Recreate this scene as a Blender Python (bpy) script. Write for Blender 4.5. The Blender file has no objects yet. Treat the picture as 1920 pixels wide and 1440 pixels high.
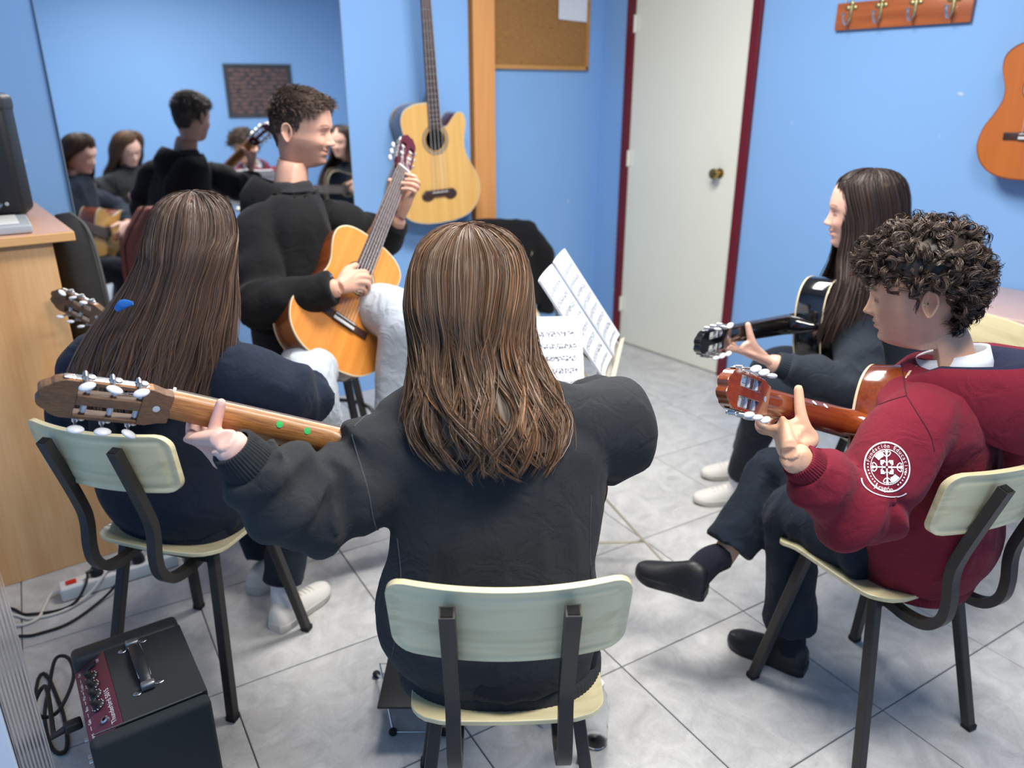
import bpy, bmesh, math, random
import numpy as np
from mathutils import Vector, Matrix
from mathutils.bvhtree import BVHTree

random.seed(7)
RNG = np.random.default_rng(11)
SC = bpy.context.scene
COL = SC.collection

# ------------------------------------------------------------------ camera
CAM_H, FPX = 1.5, 1442.0
PITCH, YAW = math.atan(549 / 1442.0), math.radians(37.3)
cam_data = bpy.data.cameras.new('camera')
cam = bpy.data.objects.new('camera', cam_data)
COL.objects.link(cam)
cam.location = (0, 0, CAM_H)
cam.rotation_euler = (math.pi / 2 - PITCH, 0, -YAW)
cam_data.sensor_width = 36.0
cam_data.lens = FPX / 1920 * 36.0
cam_data.clip_start = 0.05
cam_data.dof.use_dof = True
cam_data.dof.focus_distance = 1.42
cam_data.dof.aperture_fstop = 3.0
SC.camera = cam

# ------------------------------------------------------------------ world, lamps, exposure
world = bpy.data.worlds.new('room_air')
SC.world = world
world.use_nodes = True
world.node_tree.nodes['Background'].inputs[0].default_value = (0.75, 0.85, 1.0, 1)
world.node_tree.nodes['Background'].inputs[1].default_value = 0.3

def area_lamp(name, loc, sx, sy, power, color=(1, 1, 1), rot=(0, 0, 0)):
    d = bpy.data.lights.new(name, 'AREA')
    d.shape = 'RECTANGLE'; d.size = sx; d.size_y = sy; d.energy = power; d.color = color
    o = bpy.data.objects.new(name, d); COL.objects.link(o)
    o.location = loc; o.rotation_euler = rot
    return o

area_lamp('ceiling_lamp_middle', (1.62, 1.85, 2.66), 1.2, 0.45, 62, (1.0, 0.97, 0.92), (0, 0, math.radians(-6)))
area_lamp('ceiling_lamp_rear', (1.0, 0.25, 2.66), 1.2, 0.45, 48, (1.0, 0.95, 0.86), (0, 0, math.radians(-6)))
SC.cycles.max_bounces = 6; SC.cycles.diffuse_bounces = 3; SC.cycles.glossy_bounces = 4; SC.cycles.transmission_bounces = 6
SC.cycles.caustics_reflective = False; SC.cycles.caustics_refractive = False
SC.view_settings.view_transform = 'Standard'
SC.view_settings.look = 'None'
SC.view_settings.gamma = 1.0
SC.view_settings.use_curve_mapping = False
SC.view_settings.exposure = 0.34

# ------------------------------------------------------------------ small maths
def V(*a):
    return np.array(a if len(a) > 1 else a[0], float)
_ct, _st, _cy, _sy = math.cos(PITCH), math.sin(PITCH), math.cos(YAW), math.sin(YAW)
CF = V(_sy * _ct, _cy * _ct, -_st)          # viewing direction
CR = V(_cy, -_sy, 0.0)                      # to the right of it
CU = np.cross(CR, CF)
def at(x, y, d):
    """world point seen at pixel x, y at a distance d along the viewing direction"""
    return V(0, 0, CAM_H) + d * (CF + CR * (x - 960) / FPX - CU * (y - 720) / FPX)
def nrm(v):
    v = V(v); return v / (np.linalg.norm(v) + 1e-12)
def ang(deg):
    return V(math.cos(math.radians(deg)), math.sin(math.radians(deg)), 0)
def smooth01(x):
    x = np.clip(x, 0, 1); return x * x * (3 - 2 * x)

def _hash(ix, iy, iz, s):
    h = (ix * 374761393 + iy * 668265263 + iz * 2147483647 + s * 974711) & 0xFFFFFFFF
    h = ((h ^ (h >> 13)) * 1274126177) & 0xFFFFFFFF
    h = h ^ (h >> 16)
    return (h & 0xFFFF) / 32767.5 - 1.0
def vnoise(P, scale=1.0, seed=0):
    """smooth value noise in -1..1 for an array of points"""
    Q = np.asarray(P, float) * scale
    I = np.floor(Q).astype(np.int64); f = Q - I; f = f * f * f * (f * (f * 6 - 15) + 10)
    r = 0
    for dx in (0, 1):
        wx = f[:, 0] if dx else 1 - f[:, 0]
        for dy in (0, 1):
            wy = f[:, 1] if dy else 1 - f[:, 1]
            for dz in (0, 1):
                wz = f[:, 2] if dz else 1 - f[:, 2]
                r = r + wx * wy * wz * _hash(I[:, 0] + dx, I[:, 1] + dy, I[:, 2] + dz, seed)
    return r

def catmull(pts, n):
    """smooth resampling of a polyline of k-dim points"""
    P = np.asarray(pts, float)
    m = len(P)
    if m == 2:
        t = np.linspace(0, 1, n)[:, None]; return P[0] * (1 - t) + P[1] * t
    E = np.vstack([2 * P[0] - P[1], P, 2 * P[-1] - P[-2]])
    out = []
    for q in np.linspace(0, m - 1, n):
        i = min(int(q), m - 2); t = q - i
        a, b, c, d = E[i], E[i + 1], E[i + 2], E[i + 3]
        out.append(0.5 * (2 * b + (c - a) * t + (2 * a - 5 * b + 4 * c - d) * t * t + (3 * b - a - 3 * c + d) * t ** 3))
    return np.array(out)

def frames(path, ref=None):
    """tangent, side and up vectors carried along a path"""
    P = np.asarray(path, float)
    T = np.gradient(P, axis=0)
    T /= np.linalg.norm(T, axis=1)[:, None] + 1e-12
    ref = V(ref) if ref is not None else (V(0, 0, 1) if abs(T[0][2]) < 0.9 else V(1, 0, 0))
    A = []; a = ref - T[0] * (ref @ T[0]); a = nrm(a)
    for t in T:
        a = a - t * (a @ t)
        a = nrm(a); A.append(a)
    A = np.array(A)
    return T, A, np.cross(T, A)

# ------------------------------------------------------------------ materials
MATS = {}
def _nt(name):
    m = bpy.data.materials.new(name); m.use_nodes = True
    MATS[name] = m
    return m, m.node_tree, m.node_tree.nodes['Principled BSDF']
def lin(r, g, b):
    return tuple((c / 12.92 if c <= 0.04045 else ((c + 0.055) / 1.055) ** 2.4) for c in (r / 255, g / 255, b / 255)) + (1,)
def link(t, a, b): t.links.new(a, b)

def mat(name, col, rough=0.5, metal=0.0, var=0.0, vscale=8.0, bump=0.0, bscale=60.0, col2=None, coat=0.0, sheen=0.0, spec=0.5,
        trans=0.0, ior=1.45, stretch=None, emis=0.0, alpha=1.0, sss=0.0, bdist=0.002, attr=False, aniso=0.0):
    m, t, b = _nt(name)
    b.inputs['Base Color'].default_value = col
    b.inputs['Roughness'].default_value = rough
    b.inputs['Metallic'].default_value = metal
    b.inputs['Coat Weight'].default_value = coat
    b.inputs['Coat Roughness'].default_value = 0.08
    b.inputs['Sheen Weight'].default_value = sheen
    b.inputs['Specular IOR Level'].default_value = spec
    b.inputs['Transmission Weight'].default_value = trans
    b.inputs['IOR'].default_value = ior
    b.inputs['Anisotropic'].default_value = aniso
    if sss:
        b.inputs['Subsurface Weight'].default_value = sss
        b.inputs['Subsurface Radius'].default_value = (0.012, 0.005, 0.003)
        b.inputs['Subsurface Scale'].default_value = 0.5
    tc = t.nodes.new('ShaderNodeTexCoord')
    src = tc.outputs['Object']
    if stretch:
        mp = t.nodes.new('ShaderNodeMapping'); mp.inputs['Scale'].default_value = stretch
        link(t, src, mp.inputs['Vector']); src = mp.outputs[0]
    colsock = None
    if var or col2:
        n = t.nodes.new('ShaderNodeTexNoise'); n.inputs['Scale'].default_value = vscale; n.inputs['Detail'].default_value = 6
        link(t, src, n.inputs['Vector'])
        r = t.nodes.new('ShaderNodeValToRGB')
        if col2 is None:
            c1 = tuple(max(0, c * (1 - var)) for c in col[:3]) + (1,); c2 = tuple(min(1, c * (1 + var)) for c in col[:3]) + (1,)
        else:
            c1, c2 = col, col2
        r.color_ramp.elements[0].position = 0.3; r.color_ramp.elements[1].position = 0.7
        r.color_ramp.elements[0].color = c1; r.color_ramp.elements[1].color = c2
        link(t, n.outputs['Fac'], r.inputs[0]); colsock = r.outputs[0]
    if attr:
        a = t.nodes.new('ShaderNodeVertexColor'); a.layer_name = 'Col'
        if colsock is None: colsock = a.outputs[0]
        else:
            mx = t.nodes.new('ShaderNodeMix'); mx.data_type = 'RGBA'; mx.blend_type = 'MULTIPLY'; mx.inputs[0].default_value = 1
            link(t, a.outputs[0], mx.inputs[6]); link(t, colsock, mx.inputs[7]); colsock = mx.outputs[2]
    if colsock is not None: link(t, colsock, b.inputs['Base Color'])
    if bump:
        n2 = t.nodes.new('ShaderNodeTexNoise'); n2.inputs['Scale'].default_value = bscale; n2.inputs['Detail'].default_value = 4
        link(t, src, n2.inputs['Vector'])
        bp = t.nodes.new('ShaderNodeBump'); bp.inputs['Strength'].default_value = bump; bp.inputs['Distance'].default_value = bdist
        link(t, n2.outputs['Fac'], bp.inputs['Height']); link(t, bp.outputs[0], b.inputs['Normal'])
    if emis:
        b.inputs['Emission Color'].default_value = col; b.inputs['Emission Strength'].default_value = emis
    return m

def wood(name, c1, c2, axis=0, scale=14.0, ratio=14.0, rough=0.35, coat=0.0, bump=0.05, pore=0.35):
    """long grain along one axis of the object"""
    m, t, b = _nt(name)
    tc = t.nodes.new('ShaderNodeTexCoord')
    mp = t.nodes.new('ShaderNodeMapping')
    s = [scale * 1.0] * 3; s[axis] = scale / ratio
    mp.inputs['Scale'].default_value = s
    link(t, tc.outputs['Object'], mp.inputs['Vector'])
    n = t.nodes.new('ShaderNodeTexNoise'); n.inputs['Scale'].default_value = 1.0; n.inputs['Detail'].default_value = 8; n.inputs['Distortion'].default_value = 0.6
    link(t, mp.outputs[0], n.inputs['Vector'])
    mp2 = t.nodes.new('ShaderNodeMapping'); s2 = [scale * 14] * 3; s2[axis] = scale * 14 / (ratio * 2.5)
    mp2.inputs['Scale'].default_value = s2; link(t, tc.outputs['Object'], mp2.inputs['Vector'])
    n2 = t.nodes.new('ShaderNodeTexNoise'); n2.inputs['Scale'].default_value = 1.0; n2.inputs['Detail'].default_value = 3
    link(t, mp2.outputs[0], n2.inputs['Vector'])
    mx = t.nodes.new('ShaderNodeMix'); mx.inputs[0].default_value = pore
    link(t, n.outputs['Fac'], mx.inputs[2]); link(t, n2.outputs['Fac'], mx.inputs[3])
    r = t.nodes.new('ShaderNodeValToRGB')
    r.color_ramp.elements[0].position = 0.36; r.color_ramp.elements[1].position = 0.64
    r.color_ramp.elements[0].color = c1; r.color_ramp.elements[1].color = c2
    link(t, mx.outputs[0], r.inputs[0]); link(t, r.outputs[0], b.inputs['Base Color'])
    b.inputs['Roughness'].default_value = rough; b.inputs['Coat Weight'].default_value = coat; b.inputs['Coat Roughness'].default_value = 0.07
    bp = t.nodes.new('ShaderNodeBump'); bp.inputs['Strength'].default_value = bump; bp.inputs['Distance'].default_value = 0.001
    link(t, n2.outputs['Fac'], bp.inputs['Height']); link(t, bp.outputs[0], b.inputs['Normal'])
    return m

def cloth(name, c, var=0.12, weave=0.35, rough=0.92, fold=0.5, sheen=0.04):
    """knitted or woven fabric: fine weave and soft creases"""
    m, t, b = _nt(name)
    tc = t.nodes.new('ShaderNodeTexCoord')
    n = t.nodes.new('ShaderNodeTexNoise'); n.inputs['Scale'].default_value = 7; n.inputs['Detail'].default_value = 4
    link(t, tc.outputs['Object'], n.inputs['Vector'])
    n3 = t.nodes.new('ShaderNodeTexNoise'); n3.inputs['Scale'].default_value = 420; n3.inputs['Detail'].default_value = 2
    link(t, tc.outputs['Object'], n3.inputs['Vector'])
    mx = t.nodes.new('ShaderNodeMix'); mx.inputs[0].default_value = 0.45
    link(t, n.outputs['Fac'], mx.inputs[2]); link(t, n3.outputs['Fac'], mx.inputs[3])
    r = t.nodes.new('ShaderNodeValToRGB'); r.color_ramp.elements[0].position = 0.3; r.color_ramp.elements[1].position = 0.7
    r.color_ramp.elements[0].color = tuple(x * (1 - var) for x in c[:3]) + (1,)
    r.color_ramp.elements[1].color = tuple(min(1, x * (1 + var)) for x in c[:3]) + (1,)
    link(t, mx.outputs[0], r.inputs[0]); link(t, r.outputs[0], b.inputs['Base Color'])
    b.inputs['Roughness'].default_value = rough; b.inputs['Sheen Weight'].default_value = sheen; b.inputs['Sheen Roughness'].default_value = 0.6
    b.inputs['Specular IOR Level'].default_value = 0.25
    b1 = t.nodes.new('ShaderNodeBump'); b1.inputs['Strength'].default_value = weave; b1.inputs['Distance'].default_value = 0.0008
    link(t, n3.outputs['Fac'], b1.inputs['Height'])
    n4 = t.nodes.new('ShaderNodeTexNoise'); n4.inputs['Scale'].default_value = 15; n4.inputs['Detail'].default_value = 3; n4.inputs['Distortion'].default_value = 1.8
    link(t, tc.outputs['Object'], n4.inputs['Vector'])
    b2 = t.nodes.new('ShaderNodeBump'); b2.inputs['Strength'].default_value = fold; b2.inputs['Distance'].default_value = 0.010
    link(t, n4.outputs['Fac'], b2.inputs['Height']); link(t, b1.outputs[0], b2.inputs['Normal'])
    link(t, b2.outputs[0], b.inputs['Normal'])
    return m

def print_mat(name, paper, ink, kind='music', nx=1.0, ny=9.0, thr=0.5):
    """flat print on paper: staves with notes or rows of text; runs on the sheet's own UVs"""
    m, t, b = _nt(name)
    uv = t.nodes.new('ShaderNodeTexCoord')
    sep = t.nodes.new('ShaderNodeSeparateXYZ'); link(t, uv.outputs['UV'], sep.inputs[0])
    def M(op, a, bb=None, c=None):
        n = t.nodes.new('ShaderNodeMath'); n.operation = op
        for i, s in enumerate((a, bb, c)):
            if s is None: continue
            if isinstance(s, (int, float)): n.inputs[i].default_value = s
            else: link(t, s, n.inputs[i])
        return n.outputs[0]
    u, v = sep.outputs[0], sep.outputs[1]
    row = M('FRACT', M('MULTIPLY', v, ny))
    inrow = M('MULTIPLY', M('GREATER_THAN', row, 0.30), M('LESS_THAN', row, 0.74))
    margin = M('MULTIPLY', M('MULTIPLY', M('GREATER_THAN', u, 0.07), M('LESS_THAN', u, 0.93)), M('MULTIPLY', M('GREATER_THAN', v, 0.05), M('LESS_THAN', v, 0.90)))
    no = t.nodes.new('ShaderNodeTexNoise'); no.inputs['Detail'].default_value = 3
    mp = t.nodes.new('ShaderNodeMapping'); mp.inputs['Scale'].default_value = (46 * nx, ny * (6 if kind == 'music' else 2.0), 1)
    link(t, uv.outputs['UV'], mp.inputs[0]); link(t, mp.outputs[0], no.inputs['Vector']); no.inputs['Scale'].default_value = 1.0
    notes = M('GREATER_THAN', no.outputs['Fac'], thr + 0.06)
    if kind == 'music':
        st = M('FRACT', M('MULTIPLY', M('SUBTRACT', row, 0.30), 11.3))
        lines = M('MULTIPLY', M('LESS_THAN', st, 0.30), 0.55)
        ink_f = M('MAXIMUM', lines, M('MULTIPLY', notes, 0.9))
    else:
        ink_f = notes
    fac = M('MULTIPLY', M('MULTIPLY', ink_f, inrow), margin)
    mx = t.nodes.new('ShaderNodeMix'); mx.data_type = 'RGBA'
    mx.inputs[6].default_value = paper; mx.inputs[7].default_value = ink
    link(t, fac, mx.inputs[0]); link(t, mx.outputs[2], b.inputs['Base Color'])
    b.inputs['Roughness'].default_value = 0.7
    return m

# ------------------------------------------------------------------ mesh builder
class MB:
    def __init__(self):
        self.v = []; self.f = []; self.n = 0; self.c = []
    def add(self, verts, faces, col=None):
        verts = np.asarray(verts, float).reshape(-1, 3)
        self.v.append(verts)
        o = self.n
        self.f.extend([tuple(int(i) + o for i in q) for q in faces])
        self.n += len(verts)
        if col is None: col = np.ones((len(verts), 3))
        elif np.ndim(col) == 1: col = np.tile(np.asarray(col, float)[:3], (len(verts), 1))
        self.c.append(col)
        return self
    def box(self, c, s, R=None, taper=None):
        h = V(s) / 2
        p = np.array([[x, y, z] for x in (-1, 1) for y in (-1, 1) for z in (-1, 1)], float) * h
        if taper:
            k = np.where(p[:, 2:3] > 0, 1, taper); p[:, :2] *= k
        if R is not None: p = p @ np.asarray(R).T
        return self.add(p + V(c), [(0, 1, 3, 2), (4, 6, 7, 5), (0, 4, 5, 1), (2, 3, 7, 6), (0, 2, 6, 4), (1, 5, 7, 3)])
    def rbox(self, c, s, r=0.005, R=None, seg=3):
        """box with rounded edges"""
        h = V(s) / 2; r = min(r, h.min() * 0.98)
        bm = bmesh.new(); bmesh.ops.create_cube(bm, size=1.0)
        for v in bm.verts: v.co = Vector((v.co.x * s[0], v.co.y * s[1], v.co.z * s[2]))
        bmesh.ops.bevel(bm, geom=list(bm.edges), offset=r, segments=seg, affect='EDGES', profile=0.5)
        bm.verts.index_update()
        p = np.array([v.co[:] for v in bm.verts]); f = [[v.index for v in q.verts] for q in bm.faces]; bm.free()
        if R is not None: p = p @ np.asarray(R).T
        return self.add(p + V(c), f)
    def rings(self, R, cap=True, col=None):
        """closed rings of equal length joined into a tube"""
        R = np.asarray(R, float); m, n = R.shape[:2]
        f = []
        for i in range(m - 1):
            for j in range(n):
                k = (j + 1) % n
                f.append((i * n + j, i * n + k, (i + 1) * n + k, (i + 1) * n + j))
        verts = R.reshape(-1, 3)
        if cap:
            verts = np.vstack([verts, R[0].mean(0), R[-1].mean(0)])
            a, b = m * n, m * n + 1
            for j in range(n):
                k = (j + 1) % n
                f.append((a, k, j)); f.append((b, (m - 1) * n + j, (m - 1) * n + k))
            if col is not None and np.ndim(col) == 2: col = np.vstack([col, col[0], col[-1]])
        return self.add(verts, f, col)
    def tube(self, path, rad, n=10, cap=True, ref=None, flat=1.0, sub=None, power=2.0, fold=None):
        P = np.asarray(path, float)
        rad = np.broadcast_to(np.asarray(rad, float), (len(P),)) if np.ndim(rad) <= 1 else np.asarray(rad)
        if sub:
            rr = rad.reshape(len(P), -1)
            Q = catmull(np.hstack([P, rr]), sub); P = Q[:, :3]; rad = Q[:, 3:] if rr.shape[1] > 1 else Q[:, 3]
        T, A, B = frames(P, ref)
        th = np.linspace(0, 2 * math.pi, n, endpoint=False)
        ca, sa = np.cos(th), np.sin(th)
        if power != 2.0:
            ca = np.sign(ca) * np.abs(ca) ** (2 / power); sa = np.sign(sa) * np.abs(sa) ** (2 / power)
        ra, rb = (rad[:, 0], rad[:, 1]) if np.ndim(rad) == 2 else (rad, rad * flat)
        k = np.ones((len(P), n))
        if fold is not None:
            k = 1 + fold(np.linspace(0, 1, len(P))[:, None], th[None, :])
        R = P[:, None, :] + A[:, None, :] * (ra[:, None] * ca[None, :] * k)[..., None] + B[:, None, :] * (rb[:, None] * sa[None, :] * k)[..., None]
        return self.rings(R, cap)
    def sqtube(self, path, w, h, ref=None):
        """rectangular tube swept along a path"""
        T, A, B = frames(np.asarray(path, float), ref)
        P = np.asarray(path, float)
        R = np.stack([P + A * h / 2 + B * w / 2, P - A * h / 2 + B * w / 2, P - A * h / 2 - B * w / 2, P + A * h / 2 - B * w / 2], 1)
        return self.rings(R)
    def lathe(self, prof, O=(0, 0, 0), axis=(0, 0, 1), n=20, cap=True):
        """profile of (radius, height) turned about an axis"""
        a = nrm(axis); x = nrm(np.cross(a, V(0, 0, 1) if abs(a[2]) < 0.9 else V(1, 0, 0))); y = np.cross(a, x)
        th = np.linspace(0, 2 * math.pi, n, endpoint=False)
        R = [[V(O) + a * h + (x * math.cos(t) + y * math.sin(t)) * r for t in th] for r, h in prof]
        return self.rings(np.array(R), cap)
    def ell(self, c, r, R=None, nu=20, nv=14):
        th = np.linspace(0, 2 * math.pi, nu, endpoint=False); ph = np.linspace(0.02, math.pi - 0.02, nv)
        p = np.array([[[math.sin(b) * math.cos(a) * r[0], math.sin(b) * math.sin(a) * r[1], math.cos(b) * r[2]] for a in th] for b in ph])
        if R is not None: p = p @ np.asarray(R).T
        return self.rings(p + V(c))
    def prism(self, pts, z0, z1, M=None):
        """extrude a simple outline (x, y) from z0 to z1"""
        P = np.asarray(pts, float); n = len(P)
        a = np.hstack([P, np.full((n, 1), z0)]); b = np.hstack([P, np.full((n, 1), z1)])
        v = np.vstack([a, b])
        if M is not None: v = (np.asarray(M)[:3, :3] @ v.T).T + np.asarray(M)[:3, 3]
        f = [tuple(range(n))[::-1], tuple(range(n, 2 * n))] + [(i, (i + 1) % n, n + (i + 1) % n, n + i) for i in range(n)]
        return self.add(v, f)
    def grid(self, G, closed_u=False):
        G = np.asarray(G, float); m, n = G.shape[:2]
        f = []
        for i in range(m - 1):
            for j in range(n - (0 if closed_u else 1)):
                k = (j + 1) % n
                f.append((i * n + j, i * n + k, (i + 1) * n + k, (i + 1) * n + j))
        return self.add(G.reshape(-1, 3), f)
    def arrays(self):
        return np.vstack(self.v), self.f, np.vstack(self.c)
    def build(self, name, material, parent=None, smooth=True, world=True, sharp=40, uv=None, color=False, kind=None, bevel=0):
        v, f, c = self.arrays()
        return mesh_obj(name, v, f, material, parent, smooth, world, sharp, uv, c if color else None, kind, bevel)

def mesh_obj(name, v, f, material, parent=None, smooth=True, world=True, sharp=40, uv=None, col=None, kind=None, bevel=0):
    me = bpy.data.meshes.new(name)
    me.from_pydata(np.asarray(v, float).tolist(), [], [list(map(int, q)) for q in f])
    me.validate()
    bm = bmesh.new(); bm.from_mesh(me); bmesh.ops.recalc_face_normals(bm, faces=bm.faces); bm.to_mesh(me); bm.free()
    if smooth:
        me.shade_smooth()
        if sharp: me.set_sharp_from_angle(angle=math.radians(sharp))
    if uv is not None:
        L = me.uv_layers.new(name='UVMap')
        idx = np.empty(len(me.loops), int); me.loops.foreach_get('vertex_index', idx)
        L.data.foreach_set('uv', np.asarray(uv, float)[idx].ravel())
    if col is not None:
        a = me.color_attributes.new('Col', 'FLOAT_COLOR', 'POINT')
        a.data.foreach_set('color', np.hstack([col, np.ones((len(col), 1))]).ravel())
    return put(name, me, material, parent, world, kind, bevel)

def put(name, me, material, parent=None, world=True, kind=None, bevel=0):
    o = bpy.data.objects.new(name, me); COL.objects.link(o)
    if material is not None and not me.materials:
        me.materials.append(MATS[material] if isinstance(material, str) else material)
    if parent is not None:
        o.parent = parent
        if world: o.matrix_parent_inverse = (parent_matrix(parent)).inverted()
    if kind: o['kind'] = kind
    if bevel:
        md = o.modifiers.new('edge', 'BEVEL'); md.width = bevel; md.segments = 2; md.limit_method = 'ANGLE'
    return o

def parent_matrix(o):
    m = o.matrix_basis
    if o.parent is not None: m = parent_matrix(o.parent) @ o.matrix_parent_inverse @ m
    return m

def tag(o, label, cat, group=None, kind=None):
    o['label'] = label; o['category'] = cat
    if group: o['group'] = group
    if kind: o['kind'] = kind
    return o
def thing(name, label, cat, loc=(0, 0, 0), rotz=0, group=None, M=None):
    o = bpy.data.objects.new(name, None); COL.objects.link(o)
    o.empty_display_size = 0.05
    if M is not None: o.matrix_basis = Matrix(np.asarray(M).tolist())
    else:
        o.location = tuple(loc); o.rotation_euler = (0, 0, rotz)
    return tag(o, label, cat, group)
def structure(o):
    o['kind'] = 'structure'; return o
def copy_tree(o, parent=None):
    c = o.copy(); COL.objects.link(c); c.parent = parent
    if parent is not None: c.matrix_parent_inverse = o.matrix_parent_inverse.copy()
    for ch in list(o.children): copy_tree(ch, c)
    return c

def fuse(mb, voxel=0.007, iters=6, factor=0.5):
    """weld overlapping closed shapes into one continuous skin"""
    v, f, c = mb.arrays()
    me = bpy.data.meshes.new('tmp'); me.from_pydata(v.tolist(), [], [list(q) for q in f])
    bm = bmesh.new(); bm.from_mesh(me); bmesh.ops.recalc_face_normals(bm, faces=bm.faces); bm.to_mesh(me); bm.free()
    o = bpy.data.objects.new('tmp', me); COL.objects.link(o)
    r = o.modifiers.new('r', 'REMESH'); r.mode = 'VOXEL'; r.voxel_size = voxel
    if iters:
        s = o.modifiers.new('s', 'SMOOTH'); s.factor = factor; s.iterations = iters
    dg = bpy.context.evaluated_depsgraph_get(); ev = o.evaluated_get(dg)
    m2 = bpy.data.meshes.new_from_object(ev)
    n = len(m2.vertices); P = np.empty(n * 3); m2.vertices.foreach_get('co', P); P = P.reshape(-1, 3)
    N = np.empty(n * 3); m2.vertices.foreach_get('normal', N); N = N.reshape(-1, 3)
    k = len(m2.polygons); ls = np.empty(k, int); lt = np.empty(k, int)
    m2.polygons.foreach_get('loop_start', ls); m2.polygons.foreach_get('loop_total', lt)
    vi = np.empty(len(m2.loops), int); m2.loops.foreach_get('vertex_index', vi)
    F = [vi[a:a + b] for a, b in zip(ls, lt)]
    bpy.data.objects.remove(o); bpy.data.meshes.remove(me); bpy.data.meshes.remove(m2)
    return P, N, F

def text_verts(s, size=1.0, font=None):
    """outline mesh of a line of text, flat in x, y; returns verts, faces"""
    cu = bpy.data.curves.new('tmp', 'FONT'); cu.body = s; cu.size = size; cu.resolution_u = 2; cu.align_x = 'CENTER'
    o = bpy.data.objects.new('tmp', cu); COL.objects.link(o)
    dg = bpy.context.evaluated_depsgraph_get()
    me = bpy.data.meshes.new_from_object(o.evaluated_get(dg))
    v = np.array([w.co[:] for w in me.vertices]).reshape(-1, 3); f = [list(p.vertices) for p in me.polygons]
    bpy.data.objects.remove(o); bpy.data.curves.remove(cu); bpy.data.meshes.remove(me)
    return v, f
# ------------------------------------------------------------------ material list
def wall_paint(name, c):
    m, t, b = _nt(name)
    tc = t.nodes.new('ShaderNodeTexCoord')
    n = t.nodes.new('ShaderNodeTexNoise'); n.inputs['Scale'].default_value = 1.3; n.inputs['Detail'].default_value = 5
    link(t, tc.outputs['Object'], n.inputs['Vector'])
    r = t.nodes.new('ShaderNodeValToRGB'); r.color_ramp.elements[0].position = 0.35; r.color_ramp.elements[1].position = 0.7
    r.color_ramp.elements[0].color = tuple(x * 0.95 for x in c[:3]) + (1,); r.color_ramp.elements[1].color = c
    link(t, n.outputs['Fac'], r.inputs[0])
    sc = t.nodes.new('ShaderNodeTexNoise'); sc.inputs['Scale'].default_value = 9; sc.inputs['Detail'].default_value = 2
    link(t, tc.outputs['Object'], sc.inputs['Vector'])
    g = t.nodes.new('ShaderNodeValToRGB'); g.color_ramp.elements[0].position = 0.755; g.color_ramp.elements[1].position = 0.775
    g.color_ramp.elements[0].color = (0, 0, 0, 1); g.color_ramp.elements[1].color = (0.5, 0.5, 0.5, 1)
    link(t, sc.outputs['Fac'], g.inputs[0])
    mx = t.nodes.new('ShaderNodeMix'); mx.data_type = 'RGBA'; mx.inputs[7].default_value = (0.75, 0.8, 0.88, 1)
    link(t, g.outputs[0], mx.inputs[0]); link(t, r.outputs[0], mx.inputs[6]); link(t, mx.outputs[2], b.inputs['Base Color'])
    b.inputs['Roughness'].default_value = 0.55; b.inputs['Specular IOR Level'].default_value = 0.3
    n2 = t.nodes.new('ShaderNodeTexNoise'); n2.inputs['Scale'].default_value = 120; n2.inputs['Detail'].default_value = 3
    link(t, tc.outputs['Object'], n2.inputs['Vector'])
    bp = t.nodes.new('ShaderNodeBump'); bp.inputs['Strength'].default_value = 0.25; bp.inputs['Distance'].default_value = 0.002
    link(t, n2.outputs['Fac'], bp.inputs['Height']); link(t, bp.outputs[0], b.inputs['Normal'])
wall_paint('blue_paint', lin(134, 178, 230))

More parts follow.
